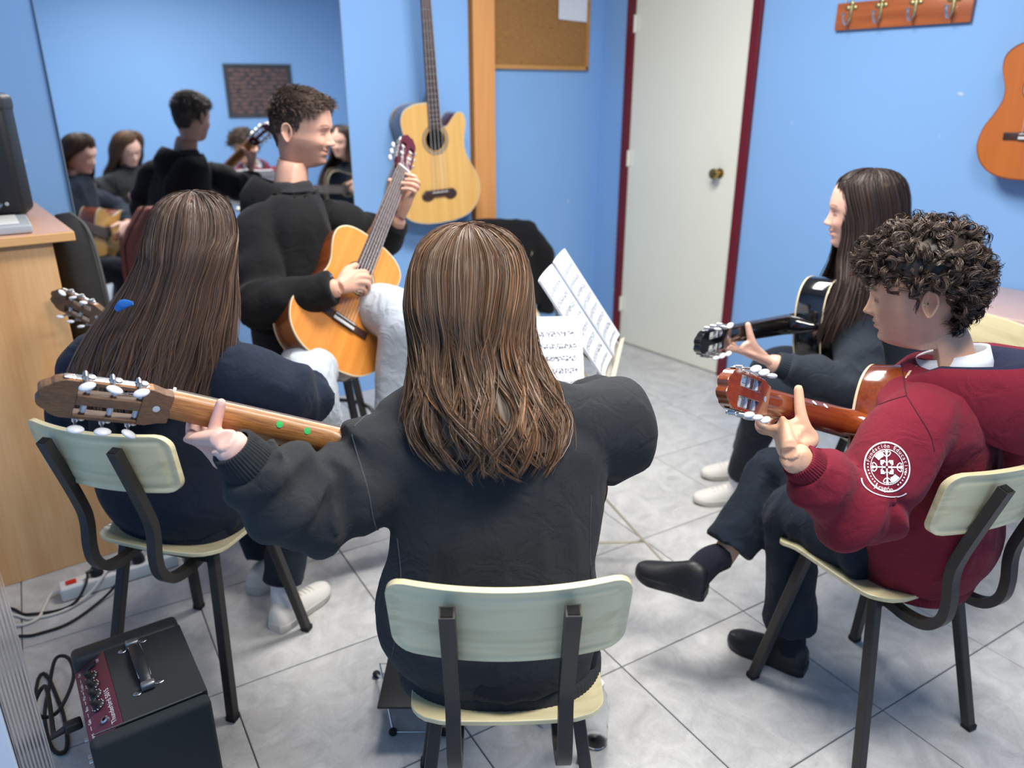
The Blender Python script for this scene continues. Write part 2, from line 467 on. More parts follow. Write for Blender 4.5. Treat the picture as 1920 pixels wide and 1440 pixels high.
def tile_mat():
    m, t, b = _nt('floor_tile')
    tc = t.nodes.new('ShaderNodeTexCoord'); oi = t.nodes.new('ShaderNodeObjectInfo')
    ad = t.nodes.new('ShaderNodeVectorMath'); ad.operation = 'ADD'
    sc = t.nodes.new('ShaderNodeVectorMath'); sc.operation = 'SCALE'; sc.inputs['Scale'].default_value = 37.0
    cb = t.nodes.new('ShaderNodeCombineXYZ')
    for i in range(3): link(t, oi.outputs['Random'], cb.inputs[i])
    link(t, cb.outputs[0], sc.inputs[0]); link(t, sc.outputs[0], ad.inputs[0]); link(t, tc.outputs['Object'], ad.inputs[1])
    n = t.nodes.new('ShaderNodeTexNoise'); n.inputs['Scale'].default_value = 9; n.inputs['Detail'].default_value = 9; n.inputs['Distortion'].default_value = 1.6; n.inputs['Roughness'].default_value = 0.62
    link(t, ad.outputs[0], n.inputs['Vector'])
    n2 = t.nodes.new('ShaderNodeTexNoise'); n2.inputs['Scale'].default_value = 38; n2.inputs['Detail'].default_value = 5; n2.inputs['Distortion'].default_value = 2.5
    link(t, ad.outputs[0], n2.inputs['Vector'])
    r = t.nodes.new('ShaderNodeValToRGB'); e = r.color_ramp.elements
    e[0].position = 0.30; e[0].color = lin(172, 171, 170); e[1].position = 0.66; e[1].color = lin(203, 202, 200)
    link(t, n.outputs['Fac'], r.inputs[0])
    v = t.nodes.new('ShaderNodeMath'); v.operation = 'ABSOLUTE'
    v0 = t.nodes.new('ShaderNodeMath'); v0.operation = 'SUBTRACT'; v0.inputs[1].default_value = 0.5
    link(t, n2.outputs['Fac'], v0.inputs[0]); link(t, v0.outputs[0], v.inputs[0])
    r2 = t.nodes.new('ShaderNodeValToRGB'); r2.color_ramp.elements[0].position = 0.0; r2.color_ramp.elements[1].position = 0.035
    r2.color_ramp.elements[0].color = (0.88, 0.88, 0.89, 1); r2.color_ramp.elements[1].color = (1, 1, 1, 1)
    link(t, v.outputs[0], r2.inputs[0])
    mx = t.nodes.new('ShaderNodeMix'); mx.data_type = 'RGBA'; mx.blend_type = 'MULTIPLY'; mx.inputs[0].default_value = 1
    link(t, r.outputs[0], mx.inputs[6]); link(t, r2.outputs[0], mx.inputs[7]); link(t, mx.outputs[2], b.inputs['Base Color'])
    b.inputs['Roughness'].default_value = 0.34
    bp = t.nodes.new('ShaderNodeBump'); bp.inputs['Strength'].default_value = 0.12; bp.inputs['Distance'].default_value = 0.003
    link(t, n2.outputs['Fac'], bp.inputs['Height']); link(t, bp.outputs[0], b.inputs['Normal'])
tile_mat()
mat('grout', lin(120, 121, 124), 0.9)
mat('ceiling_white', lin(226, 226, 222), 0.9, bump=0.2, bscale=80)
mat('door_white', lin(230, 231, 218), 0.5, var=0.02, vscale=2)
mat('maroon_trim', lin(104, 24, 38), 0.45, var=0.08, vscale=5)
mat('mirror_glass', (0.93, 0.95, 0.95, 1), 0.02, metal=1.0)
mat('mirror_edge', lin(150, 175, 185), 0.2)
wood('post_wood', lin(206, 140, 78), lin(226, 160, 96), axis=2, scale=9, rough=0.45)
wood('cabinet_wood', lin(214, 158, 102), lin(236, 188, 134), axis=2, scale=9, ratio=9, rough=0.45, pore=0.25)
wood('cabinet_edge', lin(212, 156, 98), lin(232, 180, 122), axis=0, scale=12, rough=0.45)
mat('cabinet_top', lin(222, 176, 150), 0.4, var=0.05, vscale=30)
mat('table_top', lin(202, 170, 160), 0.35, var=0.03, vscale=20)
mat('cork', lin(158, 114, 66), 0.95, var=0.22, vscale=120, bump=0.5, bscale=200)
wood('frame_wood', lin(176, 124, 66), lin(200, 148, 84), axis=0, scale=14)
mat('paper', lin(232, 234, 238), 0.7, var=0.015, vscale=5)
print_mat('note_paper', lin(226, 230, 238), lin(150, 156, 170), 'text', 0.6, 30, 0.55)
print_mat('poster_print', lin(50, 52, 58), lin(140, 100, 92), 'text', 0.28, 13, 0.42)
print_mat('music_print', lin(214, 217, 224), lin(60, 62, 76), 'music', 1.0, 9, 0.47)
mat('brass', lin(176, 150, 92), 0.25, metal=1.0)
mat('old_brass', lin(176, 166, 120), 0.35, metal=0.9, var=0.2, vscale=60)
mat('steel', lin(200, 200, 202), 0.22, metal=1.0)
mat('worn_steel', lin(205, 205, 205), 0.3, metal=1.0, var=0.15, vscale=80)
mat('dark_tube', lin(48, 45, 44), 0.42, spec=0.45, var=0.15, vscale=30, bump=0.08, bscale=140)
mat('tube_inside', lin(8, 8, 8), 0.9)
def chair_mat():
    m, t, b = _nt('chair_shell')
    tc = t.nodes.new('ShaderNodeTexCoord'); mp = t.nodes.new('ShaderNodeMapping'); mp.inputs['Scale'].default_value = (2.2, 14, 26)
    link(t, tc.outputs['Object'], mp.inputs[0])
    n = t.nodes.new('ShaderNodeTexNoise'); n.inputs['Scale'].default_value = 1.6; n.inputs['Detail'].default_value = 6; n.inputs['Distortion'].default_value = 0.9
    link(t, mp.outputs[0], n.inputs['Vector'])
    r = t.nodes.new('ShaderNodeValToRGB'); r.color_ramp.elements[0].position = 0.3; r.color_ramp.elements[1].position = 0.55
    r.color_ramp.elements[0].color = lin(204, 192, 150); r.color_ramp.elements[1].color = lin(228, 217, 176)
    link(t, n.outputs['Fac'], r.inputs[0]); link(t, r.outputs[0], b.inputs['Base Color'])
    b.inputs['Roughness'].default_value = 0.36; b.inputs['Coat Weight'].default_value = 0.25
    bp = t.nodes.new('ShaderNodeBump'); bp.inputs['Strength'].default_value = 0.05
    link(t, n.outputs['Fac'], bp.inputs['Height']); link(t, bp.outputs[0], b.inputs['Normal'])
chair_mat()
mat('black_plastic', lin(26, 27, 30), 0.5, bump=0.15, bscale=300)
mat('black_vinyl', lin(42, 45, 46), 0.5, bump=0.3, bscale=420, var=0.06, vscale=20)
mat('black_cloth_grille', lin(34, 40, 44), 0.8, bump=0.4, bscale=700)
mat('amp_maroon', lin(92, 40, 54), 0.4, var=0.05)
mat('white_ink', lin(235, 228, 228), 0.6)
mat('rubber', lin(22, 22, 23), 0.7)
mat('white_plastic', lin(226, 226, 222), 0.4)
mat('white_cable', lin(214, 208, 198), 0.5)
mat('switch_red', lin(206, 36, 28), 0.25)
mat('grey_plastic', lin(168, 172, 178), 0.45)
mat('pearl', lin(222, 224, 228), 0.25, coat=0.4, var=0.05, vscale=90)
mat('black_leather', lin(30, 31, 36), 0.4, bump=0.2, bscale=200)
mat('bag_cloth', lin(38, 38, 40), 0.8, bump=0.3, bscale=500, var=0.1, vscale=30)
mat('bag_trim', lin(92, 93, 94), 0.7)
mat('terracotta_cloth', lin(196, 118, 100), 0.8, var=0.08, vscale=20, bump=0.2, bscale=300)
mat('cream_metal', lin(206, 198, 178), 0.4, metal=0.2)
mat('pale_frame', lin(196, 210, 228), 0.5)
mat('fluted_glass', (0.98, 0.99, 1.0, 1), 0.12, trans=1.0, ior=1.3)
mat('clear_plastic', (0.93, 0.96, 0.98, 1), 0.06, trans=1.0, ior=1.2)

# ------------------------------------------------------------------ the room
X0, X1, Y0, Y1, ZC = -0.62, 3.41, -1.3, 3.60, 2.72
MA = math.radians(-5.8)                       # the mirror wall stands slightly askew
def wall_pt(s, off=0.0, z=0.0):
    """point on the mirror wall: s along it from its middle, off towards the room"""
    return V(1.1 + math.cos(MA) * s + math.sin(MA) * off, 3.59 + math.sin(MA) * s - math.cos(MA) * off, z)
WD, WN = V(math.cos(MA), math.sin(MA), 0), V(math.sin(MA), -math.cos(MA), 0)

mb = MB(); mb.box(((X0 + X1) / 2, (Y0 + Y1 + .2) / 2, -0.036), (X1 - X0 + .3, Y1 - Y0 + .5, 0.06))
floor = structure(mb.build('floor', 'grout', smooth=False))
floor['label'] = 'light grey marbled ceramic tile floor of the music room'
TS = 0.4768; ta = math.radians(-6.1)
tu, tv = V(math.cos(ta), math.sin(ta)), V(-math.sin(ta), math.cos(ta))
mb = MB(); mb.box((0, 0, -0.004), (TS - 0.0035, TS - 0.0035, 0.008))
tile_me = None
T0 = V(1.712, 0.661)
for i in range(-9, 8):
    for j in range(-9, 9):
        c = T0 + tu * TS * (i + .5) + tv * TS * (j + .5)
        if not (X0 - .3 < c[0] < X1 + .3 and Y0 - .3 < c[1] < Y1 + .33): continue
        if tile_me is None:
            o = mb.build('tile', 'floor_tile', floor, smooth=False, bevel=0.0012); tile_me = o.data
        else:
            o = put('tile', tile_me, None, floor); md = o.modifiers.new('edge', 'BEVEL'); md.width = 0.0012; md.segments = 1
        o.location = (c[0], c[1], random.uniform(-0.0006, 0.0)); o.rotation_euler = (0, 0, ta)

mb = MB(); mb.box(((X0 + X1) / 2, (Y0 + Y1) / 2, ZC + 0.05), (X1 - X0 + .4, Y1 - Y0 + .6, 0.1))
structure(mb.build('ceiling', 'ceiling_white', smooth=False))['label'] = 'white plaster ceiling above the room'
mb = MB(); a, b_ = wall_pt(-1.75), wall_pt(1.27)
Rm = np.stack([WD, -WN, V(0, 0, 1)], 1)
mid = (a + b_) / 2
mb.box(mid - WN * 0.06 + V(0, 0, ZC / 2), (np.linalg.norm(b_ - a), 0.12, ZC), Rm)
structure(mb.build('wall_back', 'blue_paint', smooth=False))['label'] = 'light blue painted wall behind the mirror and the hanging bass'
mb = MB(); mb.box((2.95, Y1 + 0.06, ZC / 2), (1.14, 0.12, ZC))
structure(mb.build('wall_alcove', 'blue_paint', smooth=False))['label'] = 'blue painted wall section behind the cork board'
DY0, DY1, DH = 2.548, 3.336, 2.08            # door opening in the right wall
mb = MB()
mb.box((X1 + 0.06, (Y0 + DY0 - .05) / 2, ZC / 2), (0.12, DY0 - .05 - Y0, ZC))
mb.box((X1 + 0.06, (DY1 + .05 + Y1 + .1) / 2, ZC / 2), (0.12, Y1 + .1 - DY1 - .05, ZC))
mb.box((X1 + 0.06, (DY0 + DY1) / 2, (DH + .05 + ZC) / 2), (0.12, DY1 - DY0 + .1, ZC - DH - .05))
structure(mb.build('wall_right', 'blue_paint', smooth=False))['label'] = 'light blue painted wall with the white door'
mb = MB(); mb.box((X0 - 0.06, (Y0 + Y1) / 2, ZC / 2), (0.12, Y1 - Y0 + .4, ZC))
structure(mb.build('wall_left', 'blue_paint', smooth=False))['label'] = 'light blue painted side wall beside the cabinet'
mb = MB(); mb.box(((X0 + X1) / 2, Y0 - 0.06, ZC / 2), (X1 - X0 + .3, 0.12, ZC))
structure(mb.build('wall_rear', 'blue_paint', smooth=False))['label'] = 'light blue wall seen in the mirror'

# wooden post at the end of the mirror wall
pc = wall_pt(1.27)
mb = MB(); mb.box((2.452, 3.512, ZC / 2), (0.125, 0.15, ZC), Rm)
structure(mb.build('trim_1', 'post_wood', smooth=False, bevel=0.004))['label'] = 'orange varnished wooden post beside the hanging bass'

# door
door = bpy.data.objects.new('door_1', None); COL.objects.link(door); door.location = (X1, (DY0 + DY1) / 2, 0); structure(door)
door['label'] = 'white flush door in a maroon frame'
mb = MB(); mb.box((X1 + 0.012, (DY0 + DY1) / 2, DH / 2 + .003), (0.036, DY1 - DY0 - .006, DH - .006))
leaf = mb.build('door_leaf', 'door_white', door, smooth=False, bevel=0.002)
mb = MB()
for yy in (DY0 - .026, DY1 + .026):
    mb.box((X1 + 0.02, yy, (DH + .05) / 2), (0.085, 0.052, DH + .05))
mb.box((X1 + 0.02, (DY0 + DY1) / 2, DH + .026), (0.085, DY1 - DY0, 0.052))
mb.build('door_frame', 'maroon_trim', door, smooth=False, bevel=0.004)
ky = 2.662
mb = MB(); mb.lathe([(0.0, 0), (0.026, 0.0), (0.026, 0.004), (0.011, 0.007), (0.011, 0.03), (0.022, 0.036), (0.028, 0.047), (0.026, 0.06), (0.014, 0.066), (0.0, 0.067)], (X1 - 0.006, ky, 1.096), (-1, 0, 0), 24)
mb.build('door_knob', 'brass', door)
for zz in (0.25, 1.13, 1.85):
    mb = MB(); mb.tube([(X1 - 0.012, DY1 - .004, zz - .045), (X1 - 0.012, DY1 - .004, zz + .045)], 0.008, 10); mb.box((X1 - 0.008, DY1 - .02, zz), (0.004, 0.03, 0.08))
    mb.build('hinge', 'door_white', door)

# mirror
mc = wall_pt(0.011, 0.011)
mir = thing('wall_mirror', 'large frameless mirror on the blue wall reflecting the players', 'mirror', wall_pt(0.011, 0.0, 0.62))
tz = math.radians(0.364)
Rt = Rm @ np.array([[1, 0, 0], [0, math.cos(tz), -math.sin(tz)], [0, math.sin(tz), math.cos(tz)]]).T
mb = MB(); mb.box(wall_pt(0.011, 0.016, 1.42), (1.198, 0.005, 1.6), Rt)
mg = mb.build('glass', 'mirror_glass', mir, smooth=False)
mb = MB()
for s in (-1, 1): mb.box(wall_pt(0.011 + s * .6, 0.012, 1.42), (0.003, 0.012, 1.6), Rt)
for s in (-1, 1): mb.box(wall_pt(0.011, 0.012, 1.42 + s * .8), (1.198, 0.012, 0.003), Rt)
mb.build('glass_edge', 'mirror_edge', mir, smooth=False)

# cork board and its sheet of paper
cb = thing('cork_board', 'cork notice board in a thin wooden frame beside the post', 'notice board', (2.86, Y1, 1.6))
mb = MB(); mb.box((2.85, Y1 - 0.006, 2.05), (0.84, 0.01, 0.86)); mb.build('cork_sheet', 'cork', cb, smooth=False)
mb = MB(); mb.box((2.85, Y1 - 0.011, 1.623), (0.87, 0.02, 0.022)); mb.box((3.278, Y1 - 0.011, 2.05), (0.022, 0.02, 0.875)); mb.box((2.422, Y1 - 0.011, 2.05), (0.022, 0.02, 0.875)); mb.box((2.85, Y1 - 0.011, 2.477), (0.87, 0.02, 0.022))
mb.build('board_frame', 'frame_wood', cb, smooth=False, bevel=0.002)
for (x, z_) in ((2.72, 1.97), (3.0, 1.83)):
    mb = MB(); mb.lathe([(0, 0), (0.006, 0.0), (0.007, 0.004), (0.003, 0.01), (0, 0.011)], (x, Y1 - .011, z_), (0, -1, 0), 12); mb.build('pin', 'cork', cb)
def sheet(name, c, ux, uy, w, h, material, parent=None, bend=0.0, n=8, thick=0.0008):
    """thin paper with a slight bend, UVs across it"""
    ux, uy = nrm(ux), nrm(uy); un = np.cross(ux, uy)
    g = []; uvs = []
    for side in (1, -1):
        for i in range(n + 1):
            for j in range(n + 1):
                a, b = j / n - .5, i / n - .5
                g.append(V(c) + ux * a * w + uy * b * h + un * (bend * (4 * a * a - .5) + side * thick / 2)); uvs.append((a + .5, b + .5))
    f = []; N = n + 1; off = N * N
    for i in range(n):
        for j in range(n):
            q = [i * N + j, i * N + j + 1, (i + 1) * N + j + 1, (i + 1) * N + j]
            f.append(q); f.append([off + k for k in q[::-1]])
    ed = [(0 * N + j) for j in range(N)] + [(i * N + n) for i in range(1, N)] + [(n * N + j) for j in range(n - 1, -1, -1)] + [(i * N) for i in range(n - 1, 0, -1)]
    for k in range(len(ed)):
        a, b = ed[k], ed[(k + 1) % len(ed)]; f.append([a, b, off + b, off + a])
    return mesh_obj(name, g, f, material, parent, True, True, 40, uvs)
tag(sheet('paper_sheet', (3.155, Y1 - 0.019, 2.02), (1, 0, -.03), (0, 0, 1), 0.21, 0.30, 'note_paper', bend=0.006), 'white printed sheet pinned to the cork board', 'paper')

# poster on the rear wall, seen in the mirror
tag(sheet('wall_poster', (2.05, Y0 + 0.004, 1.56), (-1, 0, 0), (0, 0, 1), 0.66, 0.51, 'poster_print', thick=0.004), 'dark chart with rows of faint lettering, reflected in the mirror', 'poster')

# coat rack
rk = thing('coat_rack', 'wooden coat rack with four old brass hooks high on the wall', 'coat rack', (X1, 1.82, 1.75))
wood('rack_wood', lin(150, 78, 38), lin(186, 104, 54), axis=1, scale=16, rough=0.3, coat=0.3)
mb = MB(); mb.rbox((X1 - 0.011, 1.818, 1.803), (0.02, 0.572, 0.108), 0.004); mb.build('rack_board', 'rack_wood', rk)
for y_ in (2.035, 1.90, 1.755, 1.605):
    mb = MB(); xx = X1 - 0.024
    mb.rbox((xx, y_, 1.815), (0.007, 0.013, 0.066), 0.003)
    mb.ell((xx, y_, 1.852), (0.005, 0.011, 0.012)); mb.ell((xx, y_ - .016, 1.836), (0.005, 0.012, 0.009)); mb.ell((xx, y_ + .016, 1.836), (0.005, 0.012, 0.009))
    hk = mb.build('hook', 'old_brass', rk)
    mb = MB(); mb.tube([(xx, y_, 1.79), (xx - .012, y_, 1.772), (xx - .035, y_, 1.772), (xx - .05, y_, 1.79), (xx - .052, y_, 1.808)], 0.005, 8, sub=14)
    mb.lathe([(0, 0), (.011, .0), (.012, .004), (0, .008)], (xx - .052, y_, 1.806), (0, 0, 1), 14)
    mb.build('hook_arm', 'worn_steel', hk)
mb = MB(); mb.tube([(X1 - .012, 2.07, 1.856), (X1 - .004, 2.07, 1.885)], 0.003, 6); mb.lathe([(.0, 0), (.006, 0), (.006, .004), (0, .005)], (X1, 2.07, 1.888), (-1, 0, 0), 10)
mb.build('hanger_screw', 'steel', rk)

# table against the right wall
tb = thing('side_table', 'pinkish laminate table pushed against the blue wall', 'table', (3.16, 0.5, 0))
mb = MB(); mb.rbox((3.165, 0.55, 0.752), (0.47, 1.6, 0.026), 0.006); mb.build('table_top', 'table_top', tb)
for sx in (2.96, 3.37):
    for sy in (-0.2, 1.3):
        mb = MB(); mb.sqtube([(sx, sy, 0), (sx, sy, 0.74)], 0.03, 0.03); mb.build('leg', 'dark_tube', tb, smooth=False)
mb = MB(); mb.box((3.165, 0.55, 0.715), (0.40, 1.48, 0.04)); mb.build('apron', 'dark_tube', tb, smooth=False)

# cabinet with a shelf top
cab = thing('wood_cabinet', 'tall beech-veneered cabinet below the speaker, beside the mirror', 'cabinet', (-0.1, 3.1, 0))
mb = MB(); mb.box((-0.15, 2.66 + .45, 0.54), (0.90, 0.90, 1.08)); mb.build('body', 'cabinet_wood', cab, smooth=False, bevel=0.002)
mb = MB(); mb.box((-0.12, 2.645 + .46, 1.094), (0.96, 0.94, 0.028)); tp = mb.build('top_board', 'cabinet_edge', cab, smooth=False, bevel=0.003)
mb = MB(); mb.box((-0.12, 2.645 + .46, 1.1085), (0.956, 0.936, 0.002)); mb.build('laminate', 'cabinet_top', tp, smooth=False)

# speaker, keyboard slab and stand on the cabinet
sp = thing('black_speaker', 'black loudspeaker standing upright on the cabinet', 'speaker', (0.05, 3.0, 1.12))
Q = Matrix.Rotation(math.radians(-14), 3, 'Z'); Qn = np.array(Q)
mb = MB(); mb.rbox((0.165, 3.03, 1.12 + .19), (0.27, 0.20, 0.37), 0.02, Qn); mb.build('body', 'black_plastic', sp)
mb = MB(); mb.rbox((0.165, 3.03, 1.12 + .345), (0.276, 0.206, 0.058), 0.02, Qn); mb.build('top_cap', 'black_vinyl', sp)
mb = MB(); mb.tube([(0.07, 3.05, 1.49), (0.09, 3.045, 1.504), (0.20, 3.02, 1.504), (0.22, 3.01, 1.49)], 0.009, 8, sub=12); mb.build('carry_handle', 'grey_plastic', sp)
for dx, dz in ((.09, .30), (.09, .05), (-.09, .05), (-.09, .30)):
    p = V(0.165, 3.03, 1.12 + dz) + Qn @ V(dx, -0.1045, 0)
    mb = MB(); mb.lathe([(0, 0), (.006, 0), (.006, .002), (0, .003)], p, Qn @ V(0, -1, 0), 10); mb.build('screw', 'grey_plastic', sp)
kb = thing('grey_slab', 'flat light grey keyboard case lying on the cabinet top', 'keyboard', (0.05, 2.8, 1.11))
Q2 = np.array(Matrix.Rotation(math.radians(-3), 3, 'Z'))
mb = MB(); mb.rbox((-0.115, 2.795, 1.124), (0.76, 0.24, 0.026), 0.006, Q2); mb.build('body', 'grey_plastic', kb)
mb = MB(); mb.rbox((-0.115, 2.80, 1.1385), (0.70, 0.19, 0.003), 0.001, Q2); mb.build('lid_panel', 'white_plastic', kb)
ts = thing('tablet_stand', 'small black tablet stand with a metal bar on the grey slab', 'stand', (0.1, 2.82, 1.14))
mb = MB(); mb.rbox((0.085, 2.80, 1.149), (0.17, 0.11, 0.012), 0.004, Q2); mb.build('base', 'black_plastic', ts)
mb = MB(); mb.tube([(0.155, 2.755, 1.156), (0.205, 2.865, 1.172)], 0.009, 10); mb.build('bar', 'steel', ts)
mb = MB(); mb.rbox((0.06, 2.83, 1.164), (0.12, 0.006, 0.02), 0.002, Q2); mb.build('lip', 'grey_plastic', ts)

# ribbed glass screen at the left edge, close to the camera
gs = thing('ribbed_glass_screen', 'ribbed clear glass screen edge close by, beside the amplifier', 'glass screen', (-0.06, 1.12, 0))
xs = np.linspace(-0.058, -0.016, 60)
mb = MB(); yv = 1.12 + 0.0010 * np.abs(np.sin((xs + .058) / .042 * math.pi * 9))
front = np.stack([xs, yv - .006], 1); back = np.stack([xs[::-1], np.full(60, 1.127)], 1)
mb.prism(np.vstack([front, back]), 0.02, 1.35); mb.build('ribbed_pane', 'fluted_glass', gs, sharp=60)
mb = MB(); mb.rbox((-0.092, 1.123, 0.70), (0.068, 0.03, 1.40), 0.004); mb.build('stile', 'pale_frame', gs)
mb = MB(); mb.rbox((-0.07, 1.123, 0.012), (0.11, 0.05, 0.024), 0.003); mb.build('foot', 'pale_frame', gs)

# ------------------------------------------------------------------ school chairs (local: y forward, origin on the floor)
def rounded_rect(w, h, r, n=6, taper=1.0):
    pts = []
    for cx, cy, a0 in ((w / 2 - r, h / 2 - r, 0), (-w / 2 + r, h / 2 - r, 90), (-w / 2 + r, -h / 2 + r, 180), (w / 2 - r, -h / 2 + r, 270)):
        for k in range(n + 1):
            a = math.radians(a0 + 90 * k / n); x, y = cx + r * math.cos(a), cy + r * math.sin(a)
            pts.append((x * (taper + (1 - taper) * (y / h + .5)), y))
    return np.array(pts)
def shell(outline, fn, t=0.011, inset=0):
    """moulded plate: outline filled by shrinking rings, mapped to 3-D by fn(x, y, layer)"""
    mb = MB(); O = np.asarray(outline); n = len(O)
    prof = [(0.0, -.5), (0.35, -.5), (0.7, -.5), (0.79, -.5), (.83, -.5), (0.87, -.5), (0.95, -.5), (0.985, -.4), (1.0, 0.0), (0.985, .4), (0.95, .5), (0.86, .5), (0.7, .5), (0.35, .5), (0.0, .5)]
    V_ = []
    for s, l in prof:
        q = O * max(s, 0.002) if not inset else np.sign(O) * np.maximum(np.abs(O) - (1 - max(s, .75)) * inset, 0) * (1 if s > .75 else max(s, .003) / .75)
        V_.append([fn(x, y, l * t, s) for x, y in q])
    return mb.rings(np.array(V_), cap=False)
def plate(w, h, r, fn, t, nx=26, ny=14):
    """moulded plate with rounded corners on an even grid; fn(x, y, l, d) with d the distance from the rim"""
    ys = h / 2 * np.sin(np.linspace(-math.pi / 2, math.pi / 2, ny)) * .55 + np.linspace(-h / 2, h / 2, ny) * .45
    us = np.sin(np.linspace(-math.pi / 2, math.pi / 2, nx)) * .4 + np.linspace(-1, 1, nx) * .6
    L = {}
    for l in (-.5, .5):
        L[l] = []
        for y in ys:
            e = max(0.0, abs(y) - (h / 2 - r)); hw = w(y) / 2 - r + math.sqrt(max(0, r * r - e * e))
            L[l].append([fn(u * hw, y, l * t, min(hw - abs(u * hw), h / 2 - abs(y))) for u in us])
    mb = MB(); n = nx * ny
    v = np.vstack([np.array(L[-.5]).reshape(-1, 3), np.array(L[.5]).reshape(-1, 3)]); f = []
    for i in range(ny - 1):
        for j in range(nx - 1):
            q = [i * nx + j, i * nx + j + 1, (i + 1) * nx + j + 1, (i + 1) * nx + j]; f.append(q); f.append([n + k for k in q[::-1]])
    rim = [j for j in range(nx)] + [i * nx + nx - 1 for i in range(1, ny)] + [(ny - 1) * nx + j for j in range(nx - 2, -1, -1)] + [i * nx for i in range(ny - 2, 0, -1)]
    for k in range(len(rim)):
        p_, q_ = rim[k], rim[(k + 1) % len(rim)]; f.append([p_, q_, n + q_, n + p_])
    return mb.add(v, f)
def make_chair(name, label, M, group='cream school chairs with dark tube frames'):
    r = thing(name, label, 'chair', group=group)
    r.location = (M[0], M[1], 0); r.rotation_euler = (0, 0, math.radians(M[2]))
    return r
def chair_parts(r):
    zs = 0.445
    def seat(x, y, l, s):
        z = zs + 0.10 * x * x * 3 - 0.018 * math.exp(-((y + .03) / .09) ** 2) * (1 - (x / .19) ** 2) - 0.022 * smooth01((y - .08) / .1) + 0.012 * smooth01((-y - .10) / .08)
        return (x, y, z + l)
    plate(lambda y: .362 + .075 * y, 0.345, 0.055, seat, .011, 26, 22).build('seat', 'chair_shell', r, world=False, sharp=50, bevel=.004)
    def back(x, y, l, s):
        yy = -0.272 + 1.05 * x * x - 0.20 * y
        k = 0.0022 * (float(smooth01((.012 - s) / .006)) + float(smooth01((s - .018) / .005))) if l < 0 else 0      # pressed panel on the rear face
        return (x, yy + l * 1.0 - k, 0.745 + y)
    plate(lambda y: .374 + .08 * y, 0.150, 0.034, back, .012, 44, 26).build('backrest', 'chair_shell', r, world=False, sharp=50, bevel=.004)
    T = 0.024
    for sx in (-1, 1):
        for fy, ty in ((0.165, 0.098), (-0.196, -0.108)):
            mb = MB(); mb.sqtube([(sx * .186, fy, 0.012), (sx * .13, ty, 0.425)], T, T, ref=(0, 1, 0)); lg = mb.build('leg', 'dark_tube', r, smooth=False, world=False, bevel=0.003)
            mb = MB(); mb.box((sx * .1875, fy * 1.008, 0.008), (0.027, 0.027, 0.016)); mb.build('foot_cap', 'rubber', lg, smooth=False, world=False, bevel=0.003)
        path = [(sx * .092, 0.10, 0.415), (sx * .092, -0.10, 0.412), (sx * .092, -0.165, 0.408), (sx * .092, -0.215, 0.42), (sx * .092, -0.245, 0.455), (sx * .092, -0.25, 0.50), (sx * .092, -0.243, 0.56), (sx * .092, -0.252, 0.62), (sx * .092, -0.305, 0.795)]
        P = catmull(path, 44)
        mb = MB(); mb.sqtube(P, 0.024, 0.022, ref=(0, 0, 1)); up = mb.build('upright', 'dark_tube', r, world=False, sharp=30)
        tdir = nrm(P[-1] - P[-2])
        mb = MB(); mb.box(P[-1] + tdir * .0006, (0.018, 0.016, 0.002), np.array(Vector(tdir).to_track_quat('Z', 'Y').to_matrix())); mb.build('tube_opening', 'tube_inside', up, smooth=False, world=False)
        mb = MB(); mb.lathe([(0, 0), (.0065, 0), (.0065, .003), (.003, .0055), (0, .006)], (sx * .092, -0.2855, 0.72), (0, -1, 0.1), 12); mb.build('bolt', 'dark_tube', up, world=False)
    for fy in (0.098, -0.108):
        mb = MB(); mb.sqtube([(-.135, fy, 0.418), (.135, fy, 0.418)], 0.022, 0.024, ref=(0, 0, 1)); mb.build('cross_bar', 'dark_tube', r, smooth=False, world=False)
    return r
CH = {}
CH['front'] = chair_parts(make_chair('school_chair', 'cream school chair in front, carrying the girl in the charcoal sweatshirt', (0.736, 0.985, -35.6)))
for key, lab, M in (('left', 'cream school chair of the long-haired girl next to the wooden cabinet', (0.409, 1.92, -53.4)),
                    ('boy', 'cream school chair carrying the boy in the maroon hoodie', (1.689, 0.735, -13.3)),
                    ('right', 'cream school chair of the girl with the black guitar', (2.43, 1.06, 76)),
                    ('jacket', 'chair under the black jacket, beside the wooden post', (2.26, 3.06, 148))):
    c = copy_tree(CH['front']); c.location = (M[0], M[1], 0); c.rotation_euler = (0, 0, math.radians(M[2])); c['label'] = lab; CH[key] = c

# teacher's stool
st = thing('tall_stool', 'tall stool with dark legs under the guitar teacher', 'stool', (1.12, 2.70, 0))
def sseat(x, y, l, s): return (1.12 + x, 2.70 + y, 0.635 + l - .012 * math.exp(-(x * x + y * y) / .012))
th = np.linspace(0, 2 * math.pi, 28, endpoint=False)
shell(np.stack([.17 * np.cos(th), .17 * np.sin(th)], 1), sseat, 0.03).build('seat', 'chair_shell', st, sharp=0)
for k in range(4):
    a = math.radians(45 + 90 * k - 30); mb = MB()
    mb.sqtube([(1.12 + .24 * math.cos(a), 2.70 + .24 * math.sin(a), 0), (1.12 + .12 * math.cos(a), 2.70 + .12 * math.sin(a), .62)], .024, .024); mb.build('leg', 'dark_tube', st, smooth=False)
mb = MB(); a = th; mb.tube(np.stack([1.12 + .19 * np.cos(a), 2.70 + .19 * np.sin(a), np.full(28, .28)], 1).tolist() + [[1.12 + .19, 2.70, .28]], .009, 8); mb.build('foot_ring', 'dark_tube', st)
